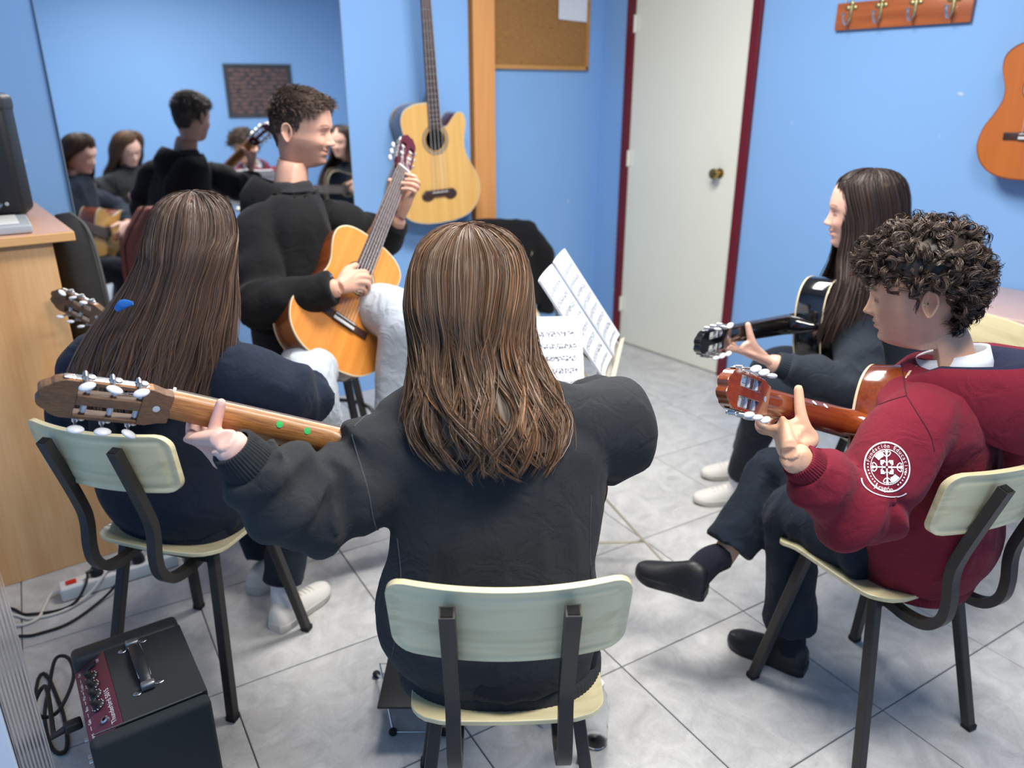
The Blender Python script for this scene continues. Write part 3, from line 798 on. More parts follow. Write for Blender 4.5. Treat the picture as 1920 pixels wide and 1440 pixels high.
# ------------------------------------------------------------------ guitars (local: x to the head, z out of the top, origin at the tail)
wood('cedar_top', lin(196, 122, 48), lin(222, 146, 66), axis=0, scale=30, ratio=30, rough=0.3, coat=0.35, pore=0.2)
wood('spruce_top', lin(214, 164, 88), lin(232, 186, 110), axis=0, scale=30, ratio=30, rough=0.3, coat=0.3, pore=0.2)
wood('orange_top', lin(172, 94, 36), lin(192, 108, 44), axis=0, scale=16, ratio=20, rough=0.3, coat=0.35, pore=0.2)
wood('mahogany', lin(108, 52, 24), lin(140, 72, 34), axis=0, scale=16, rough=0.25, coat=0.5)
wood('red_mahogany', lin(104, 44, 20), lin(150, 72, 30), axis=0, scale=10, rough=0.16, coat=0.9)
wood('dark_maroon_side', lin(70, 22, 30), lin(94, 32, 40), axis=0, scale=10, rough=0.2, coat=0.6)
wood('neck_wood', lin(132, 84, 42), lin(186, 128, 68), axis=0, scale=34, ratio=7, rough=0.4, coat=0.15, pore=0.75, bump=0.15)
wood('head_wood', lin(96, 68, 48), lin(126, 94, 68), axis=0, scale=26, ratio=10, rough=0.5, pore=0.6)
wood('head_edge_wood', lin(170, 100, 48), lin(204, 130, 68), axis=0, scale=26, ratio=10, rough=0.35, coat=0.2)
wood('rosewood', lin(46, 30, 26), lin(74, 48, 40), axis=0, scale=26, rough=0.4)
mat('black_gloss', lin(12, 12, 14), 0.12, coat=1.0)
mat('binding', lin(206, 190, 160), 0.35)
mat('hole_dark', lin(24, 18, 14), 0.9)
mat('nylon', lin(206, 206, 208), 0.25)
mat('fret_metal', lin(196, 196, 190), 0.25, metal=1.0)
mat('green_dot', lin(46, 186, 92), 0.5)
mat('inlay', lin(200, 205, 208), 0.3)

CLASSIC = [(0, 0), (0.004, .06), (0.02, .115), (.055, .157), (.10, .178), (.14, .181), (.19, .168), (.24, .138), (.285, .119), (.325, .119), (.37, .133), (.405, .140), (.44, .134), (.468, .105), (.482, .06), (.486, 0)]
def outline(tab, n=90):
    P = catmull(np.array(tab), n); P[:, 1] = np.maximum(P[:, 1], 0)
    up = P; dn = P[::-1][1:-1] * V(1, -1)
    return np.vstack([up, dn])
def bass_outline():
    up = catmull(np.array([(0, 0), (.004, .07), (.022, .135), (.06, .18), (.11, .202), (.155, .203), (.21, .185), (.265, .153), (.31, .138), (.35, .138), (.40, .15), (.44, .152), (.475, .135), (.497, .09), (.502, .04)]), 80)
    dn = catmull(np.array([(.40, -.034), (.405, -.06), (.432, -.085), (.455, -.11), (.452, -.138), (.42, -.150), (.385, -.146), (.345, -.138), (.30, -.140), (.255, -.158), (.20, -.19), (.155, -.205), (.11, -.203), (.06, -.18), (.022, -.135), (.004, -.07)]), 80)
    return np.vstack([up, [(.502, -.03)], dn])

def guitar(name, label, M, top='cedar_top', side='mahogany', neck='neck_wood', head='head_wood', headedge='head_edge_wood', board='rosewood',
           bass=False, frets=True, slim=1.0, dots=None, hanging=False, plain_back=True, bridge='rosewood', rosette='rosewood', group=None, head_detail=True, bound='binding'):
    g = thing(name, label, 'guitar', M=M, group=group)
    O = bass_outline() if bass else outline(CLASSIC)
    D = 0.105 if bass else 0.096 * slim
    O = O * V(1, slim)
    n = len(O); cen = V(0.22, 0)
    def ring(s, z): 
        q = cen + (O - cen) * s
        return np.hstack([q, np.full((n, 1), z)])
    def zb(s): return -D - 0.008 * (1 - s)
    mb = MB(); mb.rings(np.array([ring(.985, -0.001), ring(1.0, -0.003), ring(1.0, -D + .004), ring(.99, -D), ring(.7, -D - .004), ring(.35, -D - .007), ring(.01, -D - .008)]), cap=False)
    body = mb.build('body', side, g, world=False, sharp=35)
    mb = MB(); mb.rings(np.array([ring(1.004, -.006), ring(1.004, 0.0), ring(.985, 0.0005), ring(.985, -.006)]), cap=False); mb.build('binding', bound, body, world=False, sharp=35)
    mb = MB(); mb.rings(np.array([ring(1.003, -D - .001), ring(1.003, -D + .004), ring(.985, -D + .003)]), cap=False); mb.build('back_binding', bound, body, world=False, sharp=35)
    hx = 0.352 if bass else 0.325; hr = 0.046 if bass else 0.043
    bx = 0.13 if bass else 0.160
    # soundboard with the hole left open
    th = np.linspace(0, 2 * math.pi, n, endpoint=False)
    hole = np.stack([hx + hr * np.cos(th), hr * np.sin(th)], 1)
    ao = np.unwrap(np.arctan2(O[:, 1], O[:, 0] - hx))
    hole = np.stack([hx + hr * np.cos(ao), hr * np.sin(ao)], 1)
    rs = [np.hstack([O * (1 - t) + hole * t, np.full((n, 1), 0.0)]) for t in np.linspace(0.012, 1, 8)]
    inner = np.hstack([hole, np.full((n, 1), -0.004)])
    mb = MB(); mb.rings(np.array(rs + [inner]), cap=False); tp = mb.build('soundboard', top, g, world=False, sharp=35)
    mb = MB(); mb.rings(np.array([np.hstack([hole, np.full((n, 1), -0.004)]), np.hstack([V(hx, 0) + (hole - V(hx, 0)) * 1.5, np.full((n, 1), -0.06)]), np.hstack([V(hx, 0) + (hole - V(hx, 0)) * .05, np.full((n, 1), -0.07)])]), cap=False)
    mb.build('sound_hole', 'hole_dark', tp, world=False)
    mb = MB(); tt = np.linspace(0, 2 * math.pi, 64, endpoint=False)
    mb.rings(np.array([[(hx + r * math.cos(a), r * math.sin(a), z) for a in tt] for r, z in ((hr + .004, .0002), (hr + .004, .0009), (hr + .016, .0009), (hr + .016, .0002))]), cap=False)
    mb.build('rosette', rosette, tp, world=False, sharp=30)
    mb = MB(); mb.rings(np.array([[(hx + r * math.cos(a), r * math.sin(a), z) for a in tt] for r, z in ((hr + .008, .0008), (hr + .008, .0013), (hr + .012, .0013), (hr + .012, .0008))]), cap=False)
    mb.build('rosette_ring', 'binding', tp, world=False, sharp=30)
    # bridge
    mb = MB()
    if bass:
        mb.rbox((bx, 0, .005), (.03, .14, .010), .003); mb.ell((bx - .008, .055, .004), (.022, .03, .006)); mb.ell((bx - .008, -.055, .004), (.022, .03, .006))
    else:
        mb.rbox((bx - .004, 0, .0045), (.03, .082, .010), .002); mb.rbox((bx - .004, .066, .003), (.026, .055, .005), .001); mb.rbox((bx - .004, -.066, .003), (.026, .055, .005), .001)
    br = mb.build('bridge', bridge, tp, world=False)
    mb = MB(); mb.rbox((bx + .004, 0, .010), (.003, .076, .006), .001); mb.build('saddle', 'pearl', br, world=False)
    if not bass:
        mb = MB(); mb.rbox((bx - .010, 0, .0098), (.010, .080, .002), .0006); mb.build('tie_block', 'inlay', br, world=False)
    # neck
    L = 0.86 if bass else 0.65
    nx = bx + L; heel = 0.50 if bass else 0.484
    w0, w1 = (.042, .056) if bass else (.051, .062)
    def neck_ring(x, wd, dp, zt=0.0):
        a = np.linspace(math.pi, 2 * math.pi, 13)
        pts = [(x, math.cos(t) * wd / 2, zt + math.sin(t) * dp * (1 if dp < .05 else 1)) for t in a]
        return pts
    def wid(x): return w1 + (w0 - w1) * (x - heel) / (nx - heel)
    R = []
    for x, dp in ((heel - .002, .090), (heel + .010, .088), (heel + .020, .075), (heel + .032, .050), (heel + .045, .030), (heel + .065, .0235), (heel + .16, .0225), (nx - .06, .0205), (nx - .02, .020), (nx, .021), (nx + .012, .021)):
        wd = wid(x) if dp < .06 else wid(x) * (.86 if dp < .08 else .8)
        R.append(neck_ring(x, wd, dp))
    mb = MB(); mb.rings(np.array(R)); nk = mb.build('neck', neck, g, world=False, sharp=60)
    mb = MB(); fb0 = hx + hr - .004
    P = [(fb0, -wid(fb0) / 2), (nx, -w0 / 2), (nx, w0 / 2), (fb0, wid(fb0) / 2)]
    mb.prism(P, 0.0, 0.0065); fbd = mb.build('fretboard', board, g, smooth=False, world=False, bevel=0.001)
    if dots is not None:
        for k, (x, y, mt) in enumerate(dots):
            a = math.asin(max(-1, min(1, 2 * y / wid(x)))); z = -math.cos(a) * .0225
            nn = nrm(V(0, math.sin(a), -math.cos(a)))
            mb = MB(); mb.lathe([(0, 0), (.0058, 0), (.0058, .0006), (0, .0009)], V(x, y, z) - nn * .0002, nn, 18); mb.build('dot_sticker', mt, nk, world=False)
    fr0 = None
    for k in range(1, 20):
        x = nx - L * (1 - 2 ** (-k / 12))
        if x < fb0 + .004 or not frets: continue
        if fr0 is None:
            mb = MB(); mb.tube([(0, -.5, 0), (0, .5, 0)], 1, 6); fr0 = mb.build('fret', 'fret_metal', fbd, world=False).data; o = bpy.data.objects[-1] if False else None
            o = [c for c in fbd.children if c.name.startswith('fret')][0]
        else: o = put('fret', fr0, None, fbd, False)
        o.scale = (.0013, wid(x), .0013); o.location = (x, 0, .0068)
    mb = MB(); mb.rbox((nx + .002, 0, .005), (.005, w0, .012), .001); mb.build('nut', 'pearl', nk, world=False)
    # head, leaning back
    ta = math.radians(13 if not bass else 8)
    Rh = np.array([[math.cos(ta), 0, math.sin(ta)], [0, 1, 0], [-math.sin(ta), 0, math.cos(ta)]])
    H0 = V(nx + .004, 0, -.001)
    def hp(x, y, z): return H0 + Rh @ V(x, y, z)
    HM = np.eye(4); HM[:3, :3] = Rh; HM[:3, 3] = H0
    tk = 0.020
    if bass:
        mb = MB(); mb.prism([(0, -.022), (.03, -.036), (.17, -.04), (.2, -.02), (.2, .02), (.17, .04), (.03, .036), (0, .022)], -.016, 0, HM); mb.build('head', side, g, smooth=False, world=False, bevel=.002)
    else:
        hw, cw, x0, x1, HL = .034, .0085, .045, .135, .188
        mb = MB()
        mb.prism([(0, -.026), (.014, -.028), (.032, -hw), (.045, -hw), (.045, hw), (.032, hw), (.014, .028), (0, .026)], -tk, 0, HM)
        crest = [(.135, -hw), (.152, -hw), (.160, -.0315), (.168, -.028), (.171, -.0235), (.178, -.020), (.1835, -.0155), (.1865, -.010), (.1845, -.0045), (.182, 0), (.1845, .0045), (.1865, .010), (.1835, .0155), (.178, .020), (.171, .0235), (.168, .028), (.160, .0315), (.152, hw), (.135, hw)]
        mb.prism(crest, -tk, 0, HM)
        mb.prism([(x0, -cw), (x1, -cw), (x1, cw), (x0, cw)], -tk, 0, HM)
        for s in (-1, 1):
            a, b = sorted((s * hw, s * (hw - .0065)))
            mb.prism([(x0, a), (x1, a), (x1, b), (x0, b)], -tk, 0, HM)
        hd = mb.build('head', head, g, smooth=False, world=False, bevel=.0012)
        if headedge:
            for s in (-1, 1):
                mb = MB(); a, b = sorted((s * (hw + .0003), s * (hw - .001)))
                mb.prism([(.033, a), (.150, a), (.150, b), (.033, b)], -tk + .002, -.002, HM); mb.build('head_edge', headedge, hd, smooth=False, world=False)
        mb = MB(); mb.prism([(x0, -hw + .007), (x1, -hw + .007), (x1, hw - .007), (x0, hw - .007)], -.0012, -.0002, HM)
        if head_detail:
            mb = MB(); mb.lathe([(0, 0), (.0055, 0), (.0055, .0006), (0, .0008)], hp(.022, 0, -tk - .0003), Rh @ V(0, 0, -1), 20); mb.build('maker_sticker', 'inlay', hd, world=False)
        for s in (-1, 1):
            mb = MB(); yy = s * (hw + .0012)
            mb.rbox(hp(.093, yy, -.010), (.098, .0016, .0125), .0006, Rh)
            for xe in (.043, .143):
                mb.ell(hp(xe, yy, -.010), (.006, .0009, .0065), Rh, 14, 8)
            mb.rbox(hp(.150, yy, -.010), (.014, .0014, .010), .0006, Rh)
            pl = mb.build('tuner_plate', 'worn_steel', g, world=False, sharp=35)
            for k, x in enumerate((.055, .092, .129)):
                # worm gear, roller and the button behind the head
                mb = MB()
                mb.lathe([(0, 0), (.0058, 0), (.0062, .002), (.0058, .004), (0, .0045)], hp(x - .008, yy + s * .0005, -.010), Rh @ V(0, s, 0), 14)
                mb.tube([hp(x, yy + s * .004, -.001), hp(x, yy + s * .004, -.031)], .0021, 8)
                mb.tube([hp(x, yy + s * .004, -.004), hp(x, yy + s * .004, -.017)], .0042, 10)
                mb.ell(hp(x, yy + s * .004, -.0015), (.0034, .0034, .0034), Rh, 10, 8)
                mb.tube([hp(x - .008, s * (hw - .005), -.010), hp(x - .008, s * cw, -.010)], .0036, 10)
                pg = mb.build('tuning_peg', 'worn_steel', g, world=False, sharp=35)
                an = random.uniform(-.6, .6); Rb = Rh @ np.array(Matrix.Rotation(an, 3, 'Z'))
                mb = MB(); mb.ell(hp(x, yy + s * .004, -.0395), (.0122, .0048, .0092), Rb, 18, 12); mb.build('peg_button', 'pearl', pg, world=False)
                mb = MB(); mb.tube([hp(x - .008, s * (hw - .009), -.010), hp(x - .008, s * (cw + .003), -.010)], .0046, 12); mb.build('roller', 'pearl', pg, world=False)
    # strings
    ns = 4 if bass else 6
    for k in range(ns):
        q = (k / (ns - 1) - .5)
        yb, yn = q * (.06 if bass else .058), q * (w0 - .010)
        pts = [(bx + .003, yb, .0125), (nx, yn, .011)]
        e = hp(.05 + .037 * min(k % 3, 2), yn * .9, -.006) if not bass else hp(.1, yn * 1.2, .003)
        pts.append(tuple(e))
        mb = MB(); mb.tube(pts, .0009 if bass else .00065, 5); mb.build('string', 'nylon', g, world=False)
    return g

def frame_m(nut, tail, normal, sc=None, nx=0.81):
    """guitar placement from the nut, the tail end and the way its top faces"""
    nut, tail = V(nut), V(tail); x = nrm(nut - tail); z = V(normal); z = nrm(z - x * (z @ x)); y = np.cross(z, x)
    M = np.eye(4); M[:3, 0], M[:3, 1], M[:3, 2] = x, y, z; M[:3, 3] = nut - x * nx
    return M
def gp(M, x, y, z): return (M[:3, :3] @ V(x, y, z)) + M[:3, 3]
def far_end(nut, px, py, dist, sign=1):
    """point on the sight line of a pixel at a given distance from nut"""
    best = None
    for d in np.arange(.9, 4, .002):
        q = at(px, py, d); e = abs(np.linalg.norm(q - nut) - dist)
        ok = (d - (nut - V(0, 0, CAM_H)) @ CF) * sign >= 0
        if ok and (best is None or e < best[0]): best = (e, q, d)
    return best[1]
GM = {}
# teacher
n_ = at(756, 318, 2.72); t_ = far_end(n_, 612, 682, .81, -1)
GM['teacher'] = frame_m(n_, t_, -CF * .60 + CR * .70 + V(0, 0, .16))
guitar('classical_guitar', 'cedar-topped classical guitar held by the smiling teacher', GM['teacher'], 'cedar_top', 'mahogany', head='dark_maroon_side', headedge=None, group='guitars in the lesson')
# girl in front
n_ = at(322, 757, 1.25); t_ = far_end(n_, 1092, 935, .81, 1)
GM['front'] = frame_m(n_, t_, CF * .88 + V(0, 0, .34) + CR * .05)
guitar('classical_guitar', 'guitar of the front girl, neck with two green dot stickers', GM['front'], 'spruce_top', 'mahogany', frets=False,
       slim=.76, dots=((.640, .019, 'green_dot'), (.592, .019, 'green_dot')), group='guitars in the lesson')
# boy
n_ = at(1424, 750, 1.42); h_ = far_end(n_, 1594, 795, .325, 1); t_ = n_ + (h_ - n_) / np.linalg.norm(h_ - n_) * .81
GM['boy'] = frame_m(n_, t_, CF * .60 - CR * .75 + V(0, 0, .10))
guitar('classical_guitar', 'glossy red-brown guitar of the boy in the maroon hoodie', GM['boy'], 'orange_top', 'red_mahogany', neck='red_mahogany', head='red_mahogany', headedge=None, frets=False,
       dots=((.655, .020, 'inlay'), (.615, .020, 'inlay')), group='guitars in the lesson')
# girl on the right
n_ = at(1360, 628, 2.18); h_ = far_end(n_, 1488, 606, .325, 1); t_ = n_ + (h_ - n_) / np.linalg.norm(h_ - n_) * .81
GM['right'] = frame_m(n_, t_, CF * .62 - CR * .70 + V(0, 0, .15))
guitar('classical_guitar', 'black glossy guitar of the girl by the door', GM['right'], 'black_gloss', 'black_gloss', neck='black_gloss', head='black_gloss', headedge=None, frets=False, bound='binding', group='guitars in the lesson')
# girl on the left
n_ = at(205, 598, 2.28); t_ = far_end(n_, 585, 850, .81, -1)
GM['left'] = frame_m(n_, t_, CF * .85 + CR * .35 + V(0, 0, .25))
guitar('classical_guitar', 'guitar of the long-haired girl, only its head and tail visible past her', GM['left'], 'spruce_top', 'mahogany', frets=False, group='guitars in the lesson')
# hanging instruments
BSC = 1.14; c0 = V(2.112, 3.492, 0.878); tilt = math.radians(2.5)
M = np.eye(4); M[:3, 2] = WN; M[:3, 0] = nrm(V(0, 0, 1) * math.cos(tilt) - WD * math.sin(tilt)); M[:3, 1] = np.cross(M[:3, 2], M[:3, 0]); M[:3, 3] = c0 + WN * .150; M[:3, :3] *= BSC
GM['bass'] = M
bs = guitar('acoustic_bass', 'acoustic bass guitar with cutaway hanging on the blue wall', M, 'spruce_top', 'dark_maroon_side', neck='dark_maroon_side', board='rosewood', bass=True, group=None)
bs['category'] = 'bass guitar'
x = nrm(V(0, .03, 1)); z = V(-1, 0, 0); M = np.eye(4); M[:3, 0] = x; M[:3, 2] = z; M[:3, 1] = np.cross(z, x); M[:3, 3] = V(X1 - .115, 1.19, 1.19)
guitar('classical_guitar', 'orange guitar hanging on the wall at the picture edge', M, 'orange_top', 'mahogany', frets=False, bound='mahogany', group=None)
# wall hangers
for M_, nm in ((GM['bass'], 'hanger for the acoustic bass high on the blue wall'), (M, 'hanger for the orange guitar high on the wall')):
    L_ = .99 if M_ is GM['bass'] else .81
    p = gp(M_, L_ + .035, 0, -.034); nn = nrm(M_[:3, 2]); yy = nrm(M_[:3, 1])
    h = thing('guitar_hanger', 'black wall ' + nm, 'hanger', p - nn * .1)
    mb = MB(); mb.tube([p - nn * .1, p - nn * .015], .007, 8); mb.rbox(p - nn * .098, (.04, .04, .04), .01); mb.build('arm', 'black_plastic', h)
    for s in (-1, 1):
        mb = MB(); mb.tube([p - nn * .015, p - nn * .01 + yy * s * .034, p + nn * .035 + yy * s * .036], .006, 8, sub=10); mb.build('prong', 'rubber', h)
# ------------------------------------------------------------------ people: tools
def skin_mat(name, c):
    return mat(name, c, 0.48, spec=0.4, var=0.05, vscale=30, bump=0.12, bscale=260, sss=0.12, attr=True)
mat('lash', lin(28, 22, 20), 0.6)
def head_geo(kid=True, stubble=0.0, smile=0.0, brow=(.35, .28, .25), nose=1.0, jaw=1.0, neck_to=(0, -.03, -.26), neck_r=.052):
    """face, skull and neck as one grid: x to the person's right, y forward, z up, origin between the ears"""
    T = np.array([  # z, y front, y back, half width, squareness
        (.118, .004, -.006, .002, 2.0), (.1155, .030, -.036, .028, 2.0), (.107, .056, -.064, .050, 2.0), (.092, .075, -.083, .065, 2.1), (.068, .088, -.096, .0735, 2.2),
        (.040, .0945, -.1005, .0765, 2.3), (.018, .0945, -.100, .0765, 2.35), (.0, .091, -.097, .0755, 2.35), (-.022, .0895, -.090, .073, 2.3), (-.042, .089, -.082, .068, 2.2),
        (-.060, .087, -.075, .062, 2.15), (-.078, .084, -.071, .0555, 2.1), (-.094, .080, -.068, .049, 2.1), (-.104, .070, -.067, .046, 2.1), (-.112, .050, -.066, .046, 2.0), (-.118, .024, -.066, .047, 2.0),
        (-.132, .012, -.066, .048, 2.0), (-.16, .006, -.065, .050, 2.0), (-.20, .006, -.065, .053, 2.0), (-.25, .012, -.070, .062, 2.0)])
    if not kid: T[14:, 1] += V(.006, .012, .016, .018, .018, .016)
    if not kid: T[8:15, 3] *= 1.05; T[10:14, 1] += .002
    T[8:14, 3] *= jaw
    rows, cols = 120, 150
    q = np.concatenate([np.linspace(0, 4, 22, endpoint=False), np.linspace(4, 16, 84, endpoint=False), np.linspace(16, 19, 14)])
    R = np.array([[np.interp(a, range(len(T)), T[:, k]) for k in range(5)] for a in q])
    for k in range(1, 5):   # soften the polyline
        for _ in range(3): R[1:-1, k] = .25 * R[:-2, k] + .5 * R[1:-1, k] + .25 * R[2:, k]
    u = np.linspace(-1, 1, cols, endpoint=False); phi = math.pi * (u * .62 + .38 * u ** 3)   # finer at the front
    P = np.zeros((rows, cols, 3))
    for i, (z, yf, yb, w, p) in enumerate(R):
        s, c = np.sin(phi), np.cos(phi)
        x = w * np.sign(s) * np.abs(s) ** (2 / p)
        d = np.where(c > 0, yf, -yb)
        y = d * np.sign(c) * np.abs(c) ** (2 / p)
        t = float(smooth01((-.112 - z) / .12))
        sh = V(neck_to) * t
        k = 1 + (neck_r / .052 - 1) * t
        P[i] = np.stack([x * k + sh[0], y * k + sh[1], np.full(cols, z) + (sh[2] + .25) * t], 1)
    Q = P.reshape(-1, 3); x, y, z = Q[:, 0], Q[:, 1], Q[:, 2]
    fr = smooth01((y - .02) / .04)
    G = lambda a, s: np.exp(-(a / s) ** 2)
    ax = np.abs(x)
    dy = np.zeros(len(Q))
    br = smooth01((z + .040) / .012) * smooth01((.020 - z) / .05)
    dy += nose * (.0185 * smooth01((.020 - z) / .052) * smooth01((z + .0415) / .010)) * G(x, .0105)
    dy += nose * .0055 * G(x, .012) * G(z + .028, .009) + nose * .0075 * G(ax - .0125, .006) * G(z + .0325, .007)
    dy -= .0095 * G(ax - .031, .017) * G(z - .004, .0115) + .004 * G(ax - .014, .008) * G(z - .006, .012)
    dy += .0062 * G(ax - .031, .0135) * G(z - .0005, .0075)
    dy += .0045 * G(ax - .028, .020) * G(z - .023, .008)
    dy += (.0035 + .004 * smile) * G(ax - .042, .016) * G(z + .030, .016)
    dy += .0060 * G(x, .021) * (G(z + .0515, .0055) + 1.05 * G(z + .0645, .006)) - .0045 * G(x, .024) * G(z + .058, .0028)
    dy -= .0035 * G(x, .022) * G(z + .074, .006) + .002 * G(ax - .027, .006) * G(z + .057, .008)
    dy += .0055 * G(x, .018) * G(z + .092, .011)
    Q[:, 1] += dy * fr
    Q[:, 2] += smile * .005 * G(ax - .026, .009) * G(z + .057, .009) * fr
    C = np.ones((len(Q), 3))
    def tint(m, c): 
        nonlocal C
        C = C * (1 - m[:, None]) + C * V(c) * m[:, None]
    x, z = Q[:, 0], Q[:, 2]; ax = np.abs(x)
    tint(.55 * fr * G(x, .022) * (G(z + .0515, .005) + G(z + .0645, .0055)).clip(0, 1), (.86, .48, .48))
    tint(.28 * fr * G(ax - .045, .018) * G(z + .030, .016), (.98, .70, .66))
    tint(.25 * fr * G(x, .014) * G(z + .028, .010), (1, .72, .68))
    bw = fr * smooth01((.0048 - np.abs(z - .0245 - .004 * (1 - ((ax - .032) / .02) ** 2).clip(-1, 1))) / .003) * smooth01((ax - .011) / .006) * smooth01((.054 - ax) / .008)
    tint(.85 * bw, brow)
    el = fr * G(z + .002 - .0012 * (1 - ((ax - .031) / .014) ** 2), .0026) * smooth01((.0150 - np.abs(ax - .031)) / .004)
    tint(.92 * el, (.16, .12, .12))
    tint(.25 * fr * G(ax - .031, .016) * G(z - .006, .010), (.78, .62, .62))
    if stubble:
        sb = smooth01((-.022 - z) / .035) * smooth01((z + .125) / .02) * smooth01((y + .01) / .03) * (1 - G(x, .017) * G(z + .058, .012))
        tint(stubble * sb, (.62, .58, .58))
    f = []
    for i in range(rows - 1):
        for j in range(cols):
            k = (j + 1) % cols
            f.append((i * cols + j, i * cols + k, (i + 1) * cols + k, (i + 1) * cols + j))
    f.append(tuple(range(cols))[::-1])
    return Q, f, C

def ear_geo(s):
    """ear on side s: rim, bowl and lobe"""
    mb = MB()
    t = np.linspace(-.55, 2 * math.pi * .72, 26)
    base = V(s * .0735, -.012, -.010)
    def pt(a, r, o):
        y = -.004 - .0155 * r * math.cos(a + 1.9) ; z = .003 + .029 * r * math.sin(a + 1.9 - .2)
        out = .012 + .010 * (-y + .0) / .016
        return base + V(s * (out * .5 + o), y - .006 + z * -.12, z)
    ang_ = np.linspace(0, 2 * math.pi, 26)
    rim = []
    for a in ang_:
        y = -.0165 * math.cos(a); z = .0305 * math.sin(a)
        if z < 0: y *= 1 - .45 * (-z / .0305)
        out = .011 + .010 * smooth01((.012 - y) / .024) 
        rim.append(base + V(s * out, y - .006 - z * .12, z + .002))
    rim = np.array(rim)
    mb.tube(rim[:-1].tolist() + [rim[0].tolist()], .0034, 8)
    cen = rim[:-1].mean(0)
    layers = [rim[:-1], cen + (rim[:-1] - cen) * .72 - V(s * .004, 0, 0), cen + (rim[:-1] - cen) * .45 - V(s * .008, -.002, 0), cen + (rim[:-1] - cen) * .1 - V(s * .011, -.004, 0)]
    mb.rings(np.array(layers), cap=False)
    root = np.array([base + V(-s * .004, (p - cen)[1] * .75 + .002, (p - cen)[2] * .8) for p in rim[:-1]])
    mb.rings(np.array([rim[:-1] + V(-s * .001, 0, 0), root]), cap=False)
    mb.tube([base + V(s * .010, .008, -.002), base + V(s * .012, .006, .004)], .0035, 8)
    mb.ell(base + V(s * .011, -.002, -.026), (.004, .0075, .008))
    v, f, c = mb.arrays()
    return base + (v - base) * .88, f, c

def hand_tubes(mb, W, knuckles, fingers, thumb, k=1.0, palm_r=(.030, .013), fore=None, web=False):
    """palm, four fingers and thumb as overlapping tapered tubes"""
    W = V(W); K = np.array(knuckles)
    mid = (K[0] + K[-1]) / 2
    across = nrm(K[0] - K[-1])
    w = np.linalg.norm(K[0] - K[-1]) / 2 + .008 * k
    P = [W, W * .55 + mid * .45, W * .2 + mid * .8, mid]
    mb.tube(P, np.array([(.024 * k, .017 * k), (w * .95, .0155 * k), (w * 1.02, .0135 * k), (w * .98, .0105 * k)]), 16, ref=across, sub=14)
    for q in range(4):
        mb.tube([W * .35 + K[q] * .65, K[q]], [.0105 * k, .0098 * k], 10)
        pts = [K[q]] + [V(p) for p in fingers[q]]
        r0 = (.0092, .0096, .0090, .0078)[q] * k
        mb.tube(pts, [r0 * 1.02, r0 * .95, r0 * .84, r0 * .66][:len(pts)], 12, sub=18)
        mb.ell(pts[-1], (r0 * .68,) * 3); mb.ell(pts[1], (r0 * .97,) * 3, None, 12, 8)
    tp = [V(p) for p in thumb]
    mb.tube([W * .6 + tp[0] * .4] + tp, [.016 * k, .0175 * k, .0140 * k, .0120 * k, .0094 * k][:len(tp) + 1], 14, sub=20)
    mb.ell(tp[-1], (.0092 * k,) * 3)
    mb.tube([tp[0], W * .3 + K[0] * .7], [.016 * k, .013 * k], 12)
    mb.tube([tp[1] * .8 + tp[0] * .2, K[0]], [.0105 * k, .0095 * k], 12); mb.tube([W, W * .4 + K[0] * .6, K[0]], [.017 * k, .0150 * k, .0105 * k], 12)
    mb.tube([tp[0] * .6 + tp[1] * .4, K[0] * .6 + K[1] * .4], [.013 * k, .011 * k], 12)
    if web:
        for q in (.25, .45, .65, .85):
            mb.tube([W * (1 - q) + tp[1] * q, W * (1 - q) + K[0] * q], [.0145 * k * (1 - .25 * q), .0140 * k * (1 - .25 * q)], 12)
        mb.tube([tp[1] * .55 + tp[2] * .45, (tp[1] * .55 + tp[2] * .45) * .5 + K[0] * .5 - (W - K[0]) * .06, K[0]], [.0105 * k, .0095 * k, .0095 * k], 12, sub=10); mb.tube([tp[1], tp[1] * .5 + K[1] * .5, K[1]], [.012 * k, .011 * k, .010 * k], 12)
    if fore is not None:
        mb.tube([W + nrm(V(fore) - W) * .12, W + nrm(V(fore) - W) * .05, W], np.array([(.031 * k, .028 * k), (.026 * k, .021 * k), (.0245 * k, .0175 * k)]), 14, ref=across)

def fret_hand(M, xs, k=1.0, thumb_y=.034, fore=None, drop=0.0, tipshift=0.0, wrist=None):
    """left hand closed round the neck of the guitar placed by M"""
    L = lambda x, y, z: gp(M, xs + x * k, y * k - .002, z * k)
    W = L(-.060 - drop, -.084, -.064) if wrist is None else V(wrist)
    K = [L(.030, -.044, -.026), L(.018, -.051, -.006), L(.002, -.055, .010), L(-.015, -.055, .020)]
    F = [[L(.035, -.048, .014), L(.036, -.032, .032), L(.034 + tipshift, -.006, .017)], [L(.017, -.052, .034), L(.015, -.034, .044), L(.013 + tipshift, -.012, .018)],
         [L(-.006, -.048, .046), L(-.009, -.026, .046), L(-.010 + tipshift, -.004, .018)], [L(-.026, -.044, .044), L(-.029, -.026, .042), L(-.030 + tipshift, -.010, .018)]]
    T = [L(-.026, -.058, -.052), L(-.008, -.036, -.047), L(.001, -.006, -.038), L(.004, thumb_y, -.028)]
    mb = MB(); hand_tubes(mb, W, K, F, T, k, fore=fore, web=True)
    return W, mb, (T[-1], nrm(T[-1] - T[-2]), M[:3, 2] * -1)
